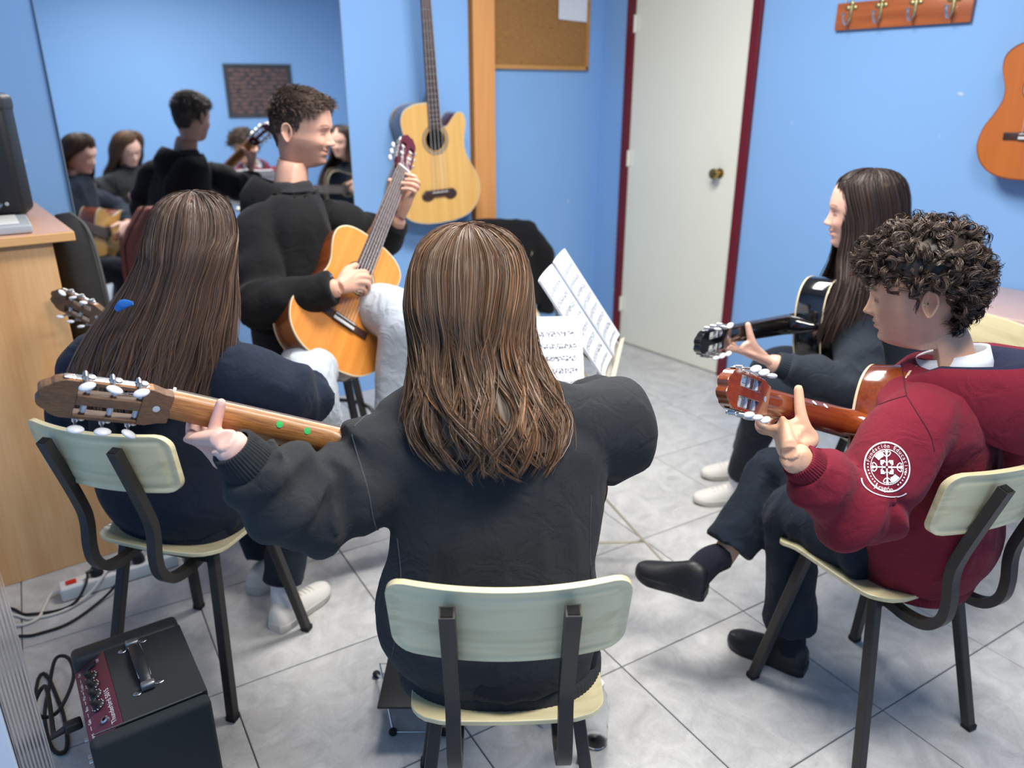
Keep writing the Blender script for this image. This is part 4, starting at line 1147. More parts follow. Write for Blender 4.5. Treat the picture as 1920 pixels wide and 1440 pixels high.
def strum_hand(M, k=1.0, fore=None, sx=0.0):
    L = lambda x, y, z: gp(M, x + sx, y, z)
    W = L(.215, .085, .062)
    K = [L(.297, .050, .058), L(.284, .040, .065), L(.268, .034, .064), L(.252, .030, .056)]
    F = [[L(.318, .022, .058), L(.322, .003, .042), L(.314, -.008, .022)], [L(.306, .008, .062), L(.309, -.012, .045), L(.300, -.022, .022)],
         [L(.288, .002, .060), L(.291, -.018, .044), L(.283, -.028, .022)], [L(.268, .002, .050), L(.271, -.016, .038), L(.266, -.027, .022)]]
    T = [L(.250, .078, .050), L(.288, .074, .043), L(.318, .058, .034), L(.342, .042, .024)]
    mb = MB(); hand_tubes(mb, W, K, F, T, k, fore=fore)
    return W, mb

def rmat(face, up=(0, 0, 1), roll=0.0):
    g = nrm(face); r = nrm(np.cross(g, V(up))); u = np.cross(r, g)
    if roll:
        c, s = math.cos(math.radians(roll)), math.sin(math.radians(roll)); r, u = r * c + u * s, u * c - r * s
    return np.stack([r, g, u], 1)

def folds(seed, amp, freq, zones):
    rg = np.random.default_rng(seed); ph = rg.uniform(0, 6.28, 8)
    def f(s, th):
        m = 0.12 + sum(w * np.exp(-((s - c) / d) ** 2) for c, d, w in zones)
        a = np.sin(6.283 * freq * s + 1.5 * np.sin(th + ph[0]) + .8 * np.sin(2 * th + ph[1]) + ph[2])
        b = np.sin(6.283 * freq * 1.63 * s + 1.9 * np.sin(th + ph[3]) + ph[4])
        a = np.arcsin(np.clip(a, -1, 1)) * .9; a = np.where(a > 0, a, a * .5)
        return amp * m * (.8 * a + .4 * b) * (.65 + .35 * np.sin(th + ph[5] + 2 * s))
    return f

def sleeve(mb, pts, radii, seed=0, amp=.10, freq=5, zones=((.5, .16, 1.0), (.92, .10, .8)), n=40, sub=60):
    mb.tube(pts, radii, n, sub=sub, fold=folds(seed, amp, freq, zones))

def crease(P, N, amp=.004, scale=14, seed=0, squash=(1, 1, .55)):
    """push soft creases into a garment"""
    Q = P * V(squash)
    w = vnoise(Q, scale * .6, seed + 5)[:, None] * .03
    n = vnoise(Q + w, scale, seed); r = 1 - 2 * np.abs(n)
    m = smooth01(vnoise(Q, scale * .35, seed + 9) * .9 + .5)
    n2 = vnoise(Q + w, scale * 2.1, seed + 2); r2 = 1 - 2 * np.abs(n2)
    return P + N * ((amp * (r - .35) * m + amp * .45 * (r2 - .35) * (1.2 - m))[:, None])

def torso_rings(spec, right):
    """rings of (pixel x, y, distance, half width, half depth[, turn])"""
    out = []
    S = np.array([[*at(a, b, c), d, e] for a, b, c, d, e in spec])
    S = catmull(S, 40)
    th = np.linspace(0, 2 * math.pi, 56, endpoint=False)
    r = nrm(V(right[0], right[1], 0)); fwd = V(-r[1], r[0], 0)
    for q in S:
        ca, sa = np.cos(th), np.sin(th); p = 2.35
        ca = np.sign(ca) * np.abs(ca) ** (2 / p); sa = np.sign(sa) * np.abs(sa) ** (2 / p)
        out.append(q[:3] + r * (q[3] * ca)[:, None] + fwd * (q[4] * sa)[:, None])
    return np.array(out), S

def ribbed(name, a, b, r0, r1, material, parent, ribs=46, depth=.0011, flat=1.0, n_extra=0):
    """ribbed knit cuff between a and b"""
    P = np.array([V(a) * (1 - t) + V(b) * t for t in np.linspace(0, 1, 7)])
    T, A, B = frames(P)
    n = ribs * 4; th = np.linspace(0, 2 * math.pi, n, endpoint=False)
    prof = np.linspace(r0, r1, 7) + .0025 * np.sin(np.linspace(0, math.pi, 7))
    rr = depth * np.sin(th * ribs)
    R = [P[i] + A[i] * ((prof[i] + rr) * np.cos(th))[:, None] + B[i] * ((prof[i] + rr) * flat * np.sin(th))[:, None] for i in range(7)]
    R = [P[0] + (R[0] - P[0]) * .86] + R + [P[-1] + (R[-1] - P[-1]) * .86]
    mb = MB(); mb.rings(np.array(R), cap=False)
    return mb.build(name, material, parent, sharp=0)

def shoe(name, heel, toe, material, sole_m, parent, h=.075, w=.042, up=(0, 0, 1), sole_h=.022, collar=.036, laces=None):
    """low shoe: shaped upper on a sole"""
    heel, toe, up = V(heel), V(toe), nrm(up); d = toe - heel; L = np.linalg.norm(d); x = d / L; up = nrm(up - x * (up @ x)); y = np.cross(up, x)
    S = catmull(np.array([(0.0, .55, .0, .70), (.06, .80, 0, .90), (.22, .86, 0, .98), (.40, .84, 0, .80), (.58, .94, 0, .62), (.76, 1.0, 0, .48), (.90, .82, 0, .38), (.98, .45, 0, .26), (1.0, .15, 0, .15)]), 26)
    th = np.linspace(0, 2 * math.pi, 28, endpoint=False)
    R = []
    for t, ww, _, hh in S:
        q = heel + x * (t * L) + up * sole_h * .8
        ca = np.cos(th); sa = np.maximum(np.sin(th), -.12)
        R.append(q + y * (ca * w * ww)[:, None] + up * (sa * h * hh)[:, None])
    mb = MB(); mb.rings(np.array(R)); o = mb.build(name, material, parent, sharp=50)
    R = []
    for zz, k in ((0, .94), (.004, 1.02), (sole_h, 1.05), (sole_h + .004, .98)):
        pts = [heel + x * (t * L * 1.01 - .002) + y * (s * w * ww * k) + up * (zz + (.010 * smooth01((t - .75) / .25) if zz < .01 else 0)) for s, arr in ((1, S), (-1, S[::-1])) for t, ww, _, hh in arr]
        R.append(pts)
    mb = MB(); mb.rings(np.array(R)); mb.build('sole', sole_m, o, sharp=35)
    if laces:
        for t in (.45, .53, .61, .68):
            hh = np.interp(t, S[:, 0], S[:, 3]) * h + sole_h * .8 + .001
            q = heel + x * (t * L)
            mb = MB(); mb.tube([q + y * .017 + up * (hh * .93), q + up * (hh + .002), q - y * .017 + up * (hh * .93)], .0022, 6, sub=8); mb.build('lace', laces, o)
    return o

def strands(paths, width, material, name, parent, col, shell=None, twist=.6):
    """thin hair ribbons; paths: (n, k, 3), col: (n, 3)"""
    n, k, _ = paths.shape
    T = np.gradient(paths, axis=1); T /= np.linalg.norm(T, axis=2)[..., None] + 1e-9
    c = paths.mean(axis=(0, 1)) * V(1, 1, 0)
    rnd = RNG.normal(size=(n, 1, 3)) * twist
    out = paths - paths[:, :1].mean(0, keepdims=True); out = out / (np.linalg.norm(out, axis=2)[..., None] + 1e-9)
    S = np.cross(T, out + rnd); S /= np.linalg.norm(S, axis=2)[..., None] + 1e-9
    wd = width * np.concatenate([[.6], np.ones(k - 3), [.8, .25]])
    wv = (wd[None, :, None] * (RNG.uniform(.6, 1.25, (n, 1, 1))))
    A = paths + S * wv / 2; B = paths - S * wv / 2
    verts = np.stack([A, B], 2).reshape(-1, 3)
    i = np.arange(n)[:, None] * (2 * k) + np.arange(k - 1)[None, :] * 2
    F = np.stack([i, i + 1, i + 3, i + 2], -1).reshape(-1, 4)
    C = np.repeat(col, 2 * k, axis=0)
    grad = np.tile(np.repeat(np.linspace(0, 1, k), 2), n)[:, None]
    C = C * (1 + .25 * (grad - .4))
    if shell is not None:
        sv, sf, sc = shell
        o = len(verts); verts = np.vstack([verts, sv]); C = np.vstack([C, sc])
    me = bpy.data.meshes.new(name)
    nf = len(F); sfq = [] if shell is None else [[int(a) + o for a in q] for q in sf]
    me.from_pydata(verts.tolist(), [], F.tolist() + sfq)
    me.shade_smooth()
    a = me.color_attributes.new('Col', 'FLOAT_COLOR', 'POINT'); a.data.foreach_set('color', np.hstack([C.clip(0, 4), np.ones((len(C), 1))]).ravel())
    return put(name, me, material, parent)

def hair_mat(name, c):
    m, t, b = _nt(name)
    a = t.nodes.new('ShaderNodeVertexColor'); a.layer_name = 'Col'
    mx = t.nodes.new('ShaderNodeMix'); mx.data_type = 'RGBA'; mx.blend_type = 'MULTIPLY'; mx.inputs[0].default_value = 1; mx.inputs[7].default_value = c
    link(t, a.outputs[0], mx.inputs[6]); link(t, mx.outputs[2], b.inputs['Base Color'])
    b.inputs['Roughness'].default_value = 0.46; b.inputs['Specular IOR Level'].default_value = 0.4
    return m

def long_hair(name, parent, O, right, tab, n, material, width=.0012, seed=1, wave=.05, clump=.5, tips=(1.35, 1.1, .85), part=0.0, k=24, shell_k=.93, dark=.75, flick=.0, len_jit=.16, pitch=0.0):
    """long hair falling along a hull given by rows of (z, cx, cy, half width, depth behind, depth before, opening angle)"""
    rg = np.random.default_rng(seed)
    r = nrm(V(right[0], right[1], 0)); fw = V(-r[1], r[0], 0); Z = V(0, 0, 1)
    T = np.array(tab, float); T[:5, 0] += V(.008, .0075, .006, .003, .001)
    # even speed along the rows
    d = np.r_[0, np.cumsum(np.linalg.norm(np.diff(np.stack([T[:, 0], T[:, 3]], 1), axis=0), axis=1))]; d /= d[-1]
    def row(v): return np.stack([np.interp(v, d, T[:, c]) for c in range(7)], -1)
    vv = np.linspace(0, 1, 120); RW = row(vv)
    for c in range(7):
        for _ in range(4): RW[1:-1, c] = .25 * RW[:-2, c] + .5 * RW[1:-1, c] + .25 * RW[2:, c]
    def rowi(v): return np.stack([np.interp(v, vv, RW[:, c]) for c in range(7)], -1)
    def hull(az, v, k_=1.0):
        q = rowi(v); s, c = np.sin(az), np.cos(az)
        bd = np.where(c > 0, q[..., 4], q[..., 5])
        x = q[..., 1] + q[..., 3] * s * k_; y = q[..., 2] - bd * c * k_ + pitch * np.maximum(q[..., 0], 0)
        return V(O) + x[..., None] * r + y[..., None] * fw + (q[..., 0] * np.where(v < .25, k_, 1))[..., None] * Z
    az0 = rg.uniform(-1, 1, n); nc = 46
    cl = rg.uniform(-1, 1, nc); ci = np.abs(az0[:, None] - cl[None, :]).argmin(1)
    ph = rg.uniform(0, 6.28, nc); fq = rg.uniform(1.6, 3.2, nc); am = rg.uniform(.3, 1.2, nc); cr = rg.normal(0, 1, nc)
    v0 = rg.beta(1.1, 2.6, n) * .42; v1 = np.clip(1 - np.abs(rg.normal(0, len_jit, n)) - (cr[ci] > 0) * .04, .55, 1.0)
    t = np.linspace(0, 1, k); v = v0[:, None] + (v1 - v0)[:, None] * t[None, :]
    lim = rowi(v)[..., 6] * math.pi / 180
    g = smooth01((v - .35) / .6)
    a = az0[:, None] * (1 - clump * g) + cl[ci][:, None] * clump * g
    a = a * lim + part * (1 - smooth01(v / .25))
    a = a + wave * am[ci][:, None] * np.sin(fq[ci][:, None] * 6.28 * v + ph[ci][:, None]) * g
    a = a + rg.normal(0, .012, (n, 1)) + .02 * np.sin(9 * v + rg.uniform(0, 6.28, (n, 1))) * g
    kk = 1 + rg.normal(0, .02, (n, 1)) * (0.4 + v) + .03 * cr[ci][:, None] * g + (.02 + wave * .12) * np.sin(fq[ci][:, None] * 5 * v + ph[ci][:, None] * 2) * g
    fly = (rg.random(n) < .035)
    kk = kk + fly[:, None] * (rg.uniform(0, .16, (n, 1)) * v ** 1.5)
    a = a + fly[:, None] * rg.normal(0, .18, (n, 1)) * v ** 2
    kk = kk * (1 - flick * smooth01((t[None, :] - .82) / .18) * (.4 + .6 * rg.random((n, 1))))
    P = hull(a, v, kk)
    tone = np.clip(1 + .16 * cr[ci] + rg.normal(0, .16, n), .45, 1.8)
    streak = (rg.random(n) < .12) * rg.uniform(.2, .8, n)
    C = (tone + streak)[:, None] * V(1, 1, 1) * (1 + (V(tips) - 1) * 1.0 * (streak[:, None] > 0))
    sa = np.linspace(-1, 1, 72); sv = np.concatenate([np.linspace(0, .2, 14, endpoint=False), np.linspace(.2, .90, 34)])
    SV, SA = np.meshgrid(sv, sa, indexing='ij')
    SP = hull(SA * rowi(SV)[..., 6] * math.pi / 180 + part * (1 - smooth01(SV / .25)), SV, shell_k - .02 * np.sin(SA * 60) * smooth01((SV - .3) / .5))
    N2, N1 = SP.shape[1], SP.shape[0]
    sf = [(i * N2 + j, i * N2 + j + 1, (i + 1) * N2 + j + 1, (i + 1) * N2 + j) for i in range(N1 - 1) for j in range(N2 - 1)]
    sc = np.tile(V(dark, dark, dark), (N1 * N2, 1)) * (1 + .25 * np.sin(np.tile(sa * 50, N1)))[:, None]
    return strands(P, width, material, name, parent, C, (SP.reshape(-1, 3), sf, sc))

def ray_on(bv, x, y, lift=.001):
    """where the sight line of a pixel meets a garment"""
    d = nrm(CF + CR * (x - 960) / FPX - CU * (y - 720) / FPX)
    h = bv.ray_cast(Vector((0, 0, CAM_H)), Vector(d))
    if h[0] is None: return None
    nn = V(*h[1]); 
    if nn @ d > 0: nn = -nn
    return V(*h[0]) + nn * lift
def seam(bv, pix, material, parent, r=.0013, n=40, lift=.0004):
    P = catmull(np.array(pix, float), n); Q = [ray_on(bv, a, b, lift) for a, b in P]; Q = np.array([q for q in Q if q is not None])
    if len(Q) < 4: return
    seg = [Q[0]]
    for q in Q[1:]:
        if np.linalg.norm(q - seg[-1]) < .05: seg.append(q)
    if len(seg) < 4: return
    Q = np.array(seg)
    for _ in range(3): Q[1:-1] = .25 * Q[:-2] + .5 * Q[1:-1] + .25 * Q[2:]
    mb = MB(); mb.tube(Q, r, 6); return mb.build('seam', material, parent)

def leg_in(mb, h, k, a, r):
    h, k, a = V(h), V(k), V(a); mb.tube([h, h * .5 + k * .5, k, k * .55 + a * .45, a], [r[0], r[0] * .9, r[1], r[1] * .9, r[2]], 12, sub=24)
def arm_path(sh, el, wr, end=.8):
    sh, el, wr = V(sh), V(el), V(wr); a = sh * .22 + el * .78; b = el * .80 + wr * .20
    return [sh, sh * .55 + el * .45, a, el * .3 + a * .35 + b * .35, b, el * .5 + wr * .5, el * (1 - end) + wr * end]
def limb(mb, a, b, c, r):
    """thigh and shin or arm under the clothes"""
    mb.tube([a, V(a) * .5 + V(b) * .5, b, V(b) * .5 + V(c) * .5, c], r, 14, sub=20)

def make_body(p, heads, hands, under, material):
    """one skin object from head and neck, hands and the covered trunk and limbs"""
    mb = MB()
    for v, f, c in heads: mb.add(v, f, c)
    for h in hands:
        P, N, F = fuse(h, .0026, 9); mb.add(P, F)
    if under is not None:
        P, N, F = fuse(under, .016, 4); mb.add(P, F)
    return mb.build('body', material, p, sharp=0, color=True)
def place(geo, R, O, s=1.0):
    v, f, c = geo
    return (np.asarray(v) * s) @ R.T + V(O), f, c
# ------------------------------------------------------------------ people
skin_mat('skin_fair', lin(224, 178, 158)); skin_mat('skin_pale', lin(228, 186, 172)); skin_mat('skin_warm', lin(222, 174, 144)); skin_mat('skin_man', lin(212, 164, 142))
cloth('charcoal_fleece', lin(46, 48, 51), .14); cloth('navy_fleece', lin(27, 36, 52), .14); cloth('slate_fleece', lin(42, 49, 58), .14)
cloth('maroon_fleece', lin(116, 26, 44), .10); cloth('navy_lining', lin(36, 40, 66), .10); cloth('navy_trousers', lin(27, 35, 47), .12, weave=.5)
cloth('dark_trousers', lin(24, 26, 32), .12); cloth('black_wool', lin(17, 17, 19), .2, fold=.4); cloth('black_tee', lin(36, 36, 39), .12, fold=.7)
cloth('pale_denim', lin(180, 188, 198), .08, weave=.5, fold=.8); cloth('sock_navy', lin(24, 26, 40), .1); cloth('sock_white', lin(220, 222, 226), .05)
cloth('white_collar', lin(226, 232, 240), .03, weave=.2, fold=.2); cloth('royal_blue', lin(50, 120, 200), .08)
mat('black_shoe', lin(26, 27, 29), 0.45, bump=.15, bscale=120); mat('white_shoe', lin(226, 222, 214), 0.6, bump=.1, bscale=160); mat('shoe_sole', lin(206, 202, 194), .6)
hair_mat('hair_brown', lin(103, 80, 62)); hair_mat('hair_dark', lin(90, 72, 62)); hair_mat('hair_darkest', lin(58, 46, 42)); hair_mat('hair_short', lin(74, 60, 52)); hair_mat('hair_curly', lin(66, 54, 46))
HEAD = math.degrees(math.atan2(CF[1], CF[0]))
def facing(left, pitch=0.0):
    a = math.radians(HEAD + left); p = math.radians(pitch)
    return V(math.cos(a) * math.cos(p), math.sin(a) * math.cos(p), math.sin(p))
def chl(key, r, f, z):
    o = CH[key]; a = o.rotation_euler[2]
    return V(o.location[0] + math.cos(a) * r - math.sin(a) * f, o.location[1] + math.sin(a) * r + math.cos(a) * f, z)
HR = nrm(V(CR[0], CR[1], 0))

def garment(p, name, mb, material, voxel=.008, iters=5, amp=.004, scale=15, seed=0, extra=None):
    P, N, F = fuse(mb, voxel, iters)
    P = crease(P, N, amp, scale, seed)
    if extra is not None: P = extra(P, N)
    o = mesh_obj(name, P, F, material, p, sharp=0)
    return o, BVHTree.FromPolygons(P.tolist(), [list(map(int, q)) for q in F])

def hem_band(p, c, right, a, b, h, material, ribs=120, n=4, name='hem_band', tilt=0.0):
    r = nrm(V(right[0], right[1], 0)); fw = V(-r[1], r[0], 0)
    th = np.linspace(0, 2 * math.pi, ribs * n, endpoint=False)
    ca, sa = np.cos(th), np.sin(th); q = 2.35
    ca2 = np.sign(ca) * np.abs(ca) ** (2 / q); sa2 = np.sign(sa) * np.abs(sa) ** (2 / q)
    R = []
    for t, k in ((0, .90), (0, .98), (.15, 1.0), (.5, 1.005), (.85, 1.0), (1, .98), (1, .90)):
        m = k + .0045 * np.sin(th * ribs) * (1 if .02 < t < .98 else 0)
        R.append(V(c) + V(0, 0, h * (t - .5)) + r * (a * ca2 * m)[:, None] + fw * (b * sa2 * m)[:, None] + V(0, 0, 1) * (tilt * sa2)[:, None])
    mb = MB(); mb.rings(np.array(R), cap=False); return mb.build(name, material, p, sharp=0)

def trousers_mb(hl, hr, kl, kr, al, ar, r=(.092, .085, .072, .062, .060), seed=3, amp=.07):
    mb = MB()
    for h, k, a, s in ((hl, kl, al, 0), (hr, kr, ar, 1)):
        h, k, a = V(h), V(k), V(a)
        mb.tube([h - nrm(k - h) * .03, h * .5 + k * .5, k, k * .55 + a * .45, a], list(r), 32, sub=50, fold=folds(seed + s, amp, 6, ((.5, .12, 1.0), (.06, .1, .8), (.95, .08, .6))))
    c = (V(hl) + V(hr)) / 2
    mb.ell(c + V(0, 0, .0), (.150, .135, .085), np.array(Matrix.Rotation(math.atan2((V(hr) - V(hl))[1], (V(hr) - V(hl))[0]), 3, 'Z')))
    return mb

# ================= girl in front (charcoal sweatshirt)
p = thing('person', 'person in a charcoal sweatshirt seen from behind, fretting a guitar with green dots', 'person', chl('front', 0, 0, 0.45), group='guitar class')
O = at(882, 556, 1.377); R = rmat(facing(12, -24), roll=4); s = .95
spec = [(936, 1222, 1.52, .192, .138), (912, 1150, 1.465, .212, .148), (922, 1020, 1.415, .193, .138), (928, 900, 1.39, .200, .130), (914, 815, 1.375, .216, .118), (908, 765, 1.372, .192, .096), (904, 728, 1.372, .140, .078), (900, 700, 1.372, .086, .064), (898, 682, 1.372, .064, .056)]
TR, S = torso_rings(spec, CR)
nb = at(898, 690, 1.372)
hd = place(head_geo(neck_to=tuple(R.T @ (nb - O) / s + V(0, 0, -.03))), R, O, s)
ears = [place(ear_geo(q), R, O, s) for q in (-1, 1)]
elbL = at(566, 968, 1.28); shL = at(690, 892, 1.345)
Wl, hmL, thb = fret_hand(GM['front'], .738, .92, .044, fore=elbL, wrist=at(422, 824, 1.165))
shR = at(1112, 800, 1.40); elbR = at(1150, 830, 1.54)
Wr, hmR = strum_hand(GM['front'], .92, fore=elbR)
und = MB(); und.rings(np.array([S[i, :3] + (TR[i] - S[i, :3]) * .86 for i in range(0, 32, 3)]))
und.tube([shL, elbL, Wl], [.05, .042, .03], 14, sub=14); und.tube([shR, elbR, Wr], [.05, .042, .03], 14, sub=14)
hl, hr = chl('front', -.085, -.03, .515), chl('front', .085, -.03, .515); kl, kr = chl('front', -.11, .36, .53), chl('front', .13, .36, .50); al, ar = chl('front', -.13, .44, .20), chl('front', .12, .34, .09)
for h, k, a in ((hl, kl, al), (hr, kr, ar)): leg_in(und, h, k, a, [0.0553, 0.0425, 0.0323])
make_body(p, [hd] + ears, [hmL, hmR], und, 'skin_pale')
mb = MB(); v_ = gp(GM['front'], .742, .052 * .92, -.030)
# thumb nail
tp_, td_, tn_ = thb
mb = MB(); mb.ell(tp_ + tn_ * .0062 + td_ * .001, (.0052, .0018, .0068), np.stack([nrm(np.cross(td_, tn_)), tn_, td_], 1)); 
mat('nail', lin(240, 204, 194), .3, coat=.3); mb.build('thumb_nail', 'nail', p)
g = MB(); g.rings(TR)
sleeve(g, [at(810, 840, 1.378), at(738, 858, 1.362)] + arm_path(shL, elbL, Wl, .70), [.080, .090, .088, .081, .077, .075, .073, .064, .050], 21, .28, 4.6, ((.35, .16, .7), (.62, .16, 1.1), (.9, .12, 1.2)))
sleeve(g, [at(1030, 800, 1.38)] + arm_path(shR, elbR, Wr), [.080, .088, .087, .083, .080, .078, .064, .046], 25, .30, 4.2, ((.25, .12, .7), (.5, .16, 1.0), (.92, .10, .8)))
ov, bv = garment(p, 'sweatshirt', g, 'charcoal_fleece', .007, 4, .008, 9, 3)
fd = nrm(elbL - Wl)
ribbed('cuff', Wl + fd * .016, Wl + fd * .078, .034, .041, 'charcoal_fleece', ov, 44)
hem_band(ov, at(937, 1228, 1.522) + V(0, 0, -.004), CR, .198, .144, .052, 'charcoal_fleece', 110)
cloth('charcoal_seam', lin(76, 78, 82), .1)
for pix in ([(660, 815), (672, 860), (690, 920), (700, 975), (712, 1000)], [(1118, 690), (1138, 740), (1142, 800), (1134, 880)], [(745, 1010), (752, 1080), (748, 1160), (735, 1230)], [(1108, 930), (1106, 1010), (1108, 1090)], [(700, 762), (690, 775), (664, 800)]):
    seam(bv, pix, 'charcoal_seam', ov)
P, N, F = fuse(trousers_mb(hl, hr, kl, kr, al, ar), .010, 3); P = crease(P, N, .007, 10, 5); mesh_obj('trousers', P, F, 'dark_trousers', p, sharp=0)
shoe('shoe', chl('front', -.13, .40, .116), chl('front', -.14, .61, .116), 'white_shoe', 'shoe_sole', p, laces='white_shoe')
shoe('shoe', chl('front', .12, .27, .0), chl('front', .13, .49, .0), 'white_shoe', 'shoe_sole', p, laces='white_shoe')
FG = [(.116, 0, -.012, .003, .003, .003, 178), (.113, 0, -.012, .040, .045, .04, 178), (.104, 0, -.012, .066, .072, .066, 172), (.085, 0, -.012, .090, .094, .092, 178), (.060, 0, -.013, .102, .104, .100, 172), (.035, 0, -.014, .108, .108, .098, 154), (-.01, -.002, -.016, .111, .112, .09, 134),
      (-.055, .002, -.024, .108, .112, .082, 118), (-.095, .008, -.050, .108, .114, .07, 110), (-.135, .020, -.090, .120, .120, .06, 102), (-.175, .032, -.118, .134, .122, .05, 96), (-.215, .040, -.132, .138, .120, .04, 90), (-.25, .044, -.138, .126, .114, .03, 84)]
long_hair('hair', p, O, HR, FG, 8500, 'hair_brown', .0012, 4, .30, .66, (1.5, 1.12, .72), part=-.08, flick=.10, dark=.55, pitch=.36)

# ================= girl on the left (navy sweatshirt)
p = thing('person', 'person with very long dark hair in a navy sweatshirt beside the cabinet', 'person', chl('left', 0, 0, .45), group='guitar class')
O = at(368, 466, 1.74); R = rmat(facing(-18, -16)); s = .95
spec = [(352, 955, 2.03, .185, .140), (335, 905, 1.97, .198, .150), (318, 815, 1.905, .19, .140), (310, 722, 1.85, .188, .126), (318, 655, 1.81, .178, .106), (332, 612, 1.80, .142, .086), (348, 582, 1.79, .085, .066), (352, 560, 1.785, .06, .055)]
rgt = chl('left', 1, 0, 0) - chl('left', 0, 0, 0)
TR, S = torso_rings(spec, rgt)
nb = at(352, 570, 1.785)
hd = place(head_geo(neck_to=tuple(R.T @ (nb - O) / s + V(0, 0, -.03)), smile=.1), R, O, s); ears = [place(ear_geo(q), R, O, s) for q in (-1, 1)]
shL, elbL = at(190, 690, 1.88), at(150, 800, 2.03); shR, elbR = at(462, 712, 1.79), at(578, 752, 1.87)
Wl, hmL, thb = fret_hand(GM['left'], .70, .92, .03, fore=elbL); Wr, hmR = strum_hand(GM['left'], .92, fore=elbR)
und = MB(); und.rings(np.array([S[i, :3] + (TR[i] - S[i, :3]) * .86 for i in range(0, 32, 3)]))
und.tube([shL, elbL, Wl], [.05, .042, .03], 14, sub=14); und.tube([shR, elbR, Wr], [.05, .042, .03], 14, sub=14)
hl, hr = chl('left', -.085, -.03, .515), chl('left', .085, -.03, .515); kl, kr = chl('left', -.15, .36, .52), chl('left', .13, .36, .52); al, ar = chl('left', -.06, .34, .11), V(.625, 1.955, .13)
for h, k, a in ((hl, kl, al), (hr, kr, ar)): leg_in(und, h, k, a, [0.0553, 0.0425, 0.0306])
make_body(p, [hd] + ears, [hmL, hmR], und, 'skin_pale')
g = MB(); g.rings(TR)
sleeve(g, [at(395, 690, 1.80)] + arm_path(shR, elbR, Wr), [.078, .082, .079, .075, .072, .070, .058, .045], 31, .2, 4.2)
sleeve(g, [at(250, 680, 1.86), shL, shL * .5 + elbL * .5, elbL, elbL * .5 + Wl * .5, elbL * .2 + Wl * .8], [.08, .086, .082, .074, .062, .045], 33, .11, 4.2)
ov, bv = garment(p, 'sweatshirt', g, 'navy_fleece', .008, 4, .008, 9, 13)
hem_band(ov, at(352, 957, 2.03) + V(0, 0, .002), rgt, .180, .135, .05, 'navy_fleece', 100)
for W_, e_ in ((Wl, elbL), (Wr, elbR)):
    fd = nrm(e_ - W_); ribbed('cuff', W_ + fd * .022, W_ + fd * .075, .034, .040, 'navy_fleece', ov, 40)
P, N, F = fuse(trousers_mb(hl, hr, kl, kr, al, ar), .010, 3); P = crease(P, N, .007, 10, 5); tro = mesh_obj('trousers', P, F, 'navy_trousers', p, sharp=0)
# bright blue trouser pocket edge and hood lining
mb = MB(); a_ = chl('left', .176, .02, .515); b_ = chl('left', .190, .13, .535)
mb.tube([a_, a_ * .5 + b_ * .5 + V(0, 0, .004), b_], np.array([(.028, .012), (.030, .012), (.024, .012)]), 14, sub=10, ref=(0, 0, 1)); mb.build('side_stripe', 'royal_blue', tro)
shoe('shoe', V(.575, 1.915, 0), V(.785, 2.01, 0), 'white_shoe', 'shoe_sole', p, laces='white_shoe')
mb = MB(); mb.tube([V(.628, 1.958, .16), V(.622, 1.945, .075), V(.625, 1.94, .05)], [.034, .036, .036], 16); mb.build('sock', 'sock_white', p)
shoe('shoe', chl('left', -.06, .27, 0), chl('left', -.07, .49, 0), 'white_shoe', 'shoe_sole', p, laces='white_shoe')
LG = [(.116, 0, -.010, .003, .003, .003, 178), (.113, 0, -.010, .038, .042, .04, 178), (.104, 0, -.010, .062, .070, .066, 172), (.085, -.001, -.010, .082, .090, .092, 178), (.060, -.002, -.011, .090, .098, .100, 178), (.030, -.005, -.012, .097, .103, .100, 170), (.012, -.008, -.014, .099, .105, .094, 146), (-.01, -.010, -.016, .100, .106, .086, 138),
      (-.06, -.030, -.020, .112, .108, .08, 118), (-.115, -.052, -.030, .134, .112, .07, 108), (-.17, -.078, -.045, .152, .118, .06, 100), (-.23, -.100, -.058, .166, .120, .05, 94), (-.29, -.118, -.066, .170, .122, .045, 90), (-.345, -.124, -.070, .166, .122, .04, 86)]
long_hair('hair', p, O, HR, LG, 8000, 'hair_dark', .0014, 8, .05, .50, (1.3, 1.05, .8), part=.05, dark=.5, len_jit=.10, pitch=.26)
mb = MB(); c_ = at(232, 572, 1.60); mb.tube([c_ - HR * .018 - V(0, 0, .010), c_ + V(0, 0, .002), c_ + HR * .020 + V(0, 0, .004)], np.array([(.006, .003), (.010, .004), (.004, .002)]), 12, sub=14); mb.build('hair_tie', 'royal_blue', p)

# ================= boy (maroon hoodie)
p = thing('person', 'person with short curly dark hair in a maroon hoodie, legs crossed, fretting a guitar', 'person', chl('boy', 0, 0, .45), group='guitar class')
O = at(1722, 548, 1.555); R = rmat(facing(66, -13), roll=0); s = .94
spec = [(1722, 1046, 1.84, .172, .130), (1745, 985, 1.78, .190, .145), (1752, 900, 1.71, .178, .130), (1752, 812, 1.65, .178, .122), (1752, 745, 1.605, .172, .108), (1754, 712, 1.595, .138, .088), (1760, 692, 1.592, .096, .074), (1762, 682, 1.59, .074, .064)]
rgt = ang(14)
TR, S = torso_rings(spec, rgt)
nb = at(1760, 660, 1.585)
hd = place(head_geo(neck_to=tuple(R.T @ (nb - O) / s + V(0, 0, -.02)), nose=.9, brow=(.3, .24, .22)), R, O, s); ears = [place(ear_geo(q), R, O, s) for q in (-1, 1)]
shL, elbL = at(1700, 812, 1.50), at(1614, 968, 1.50); shR, elbR = at(1888, 730, 1.72), at(1880, 880, 1.86)
Wl, hmL, thb = fret_hand(GM['boy'], .728, .93, .040, fore=elbL, wrist=at(1480, 846, 1.40)); Wr, hmR = strum_hand(GM['boy'], .92, fore=elbR)
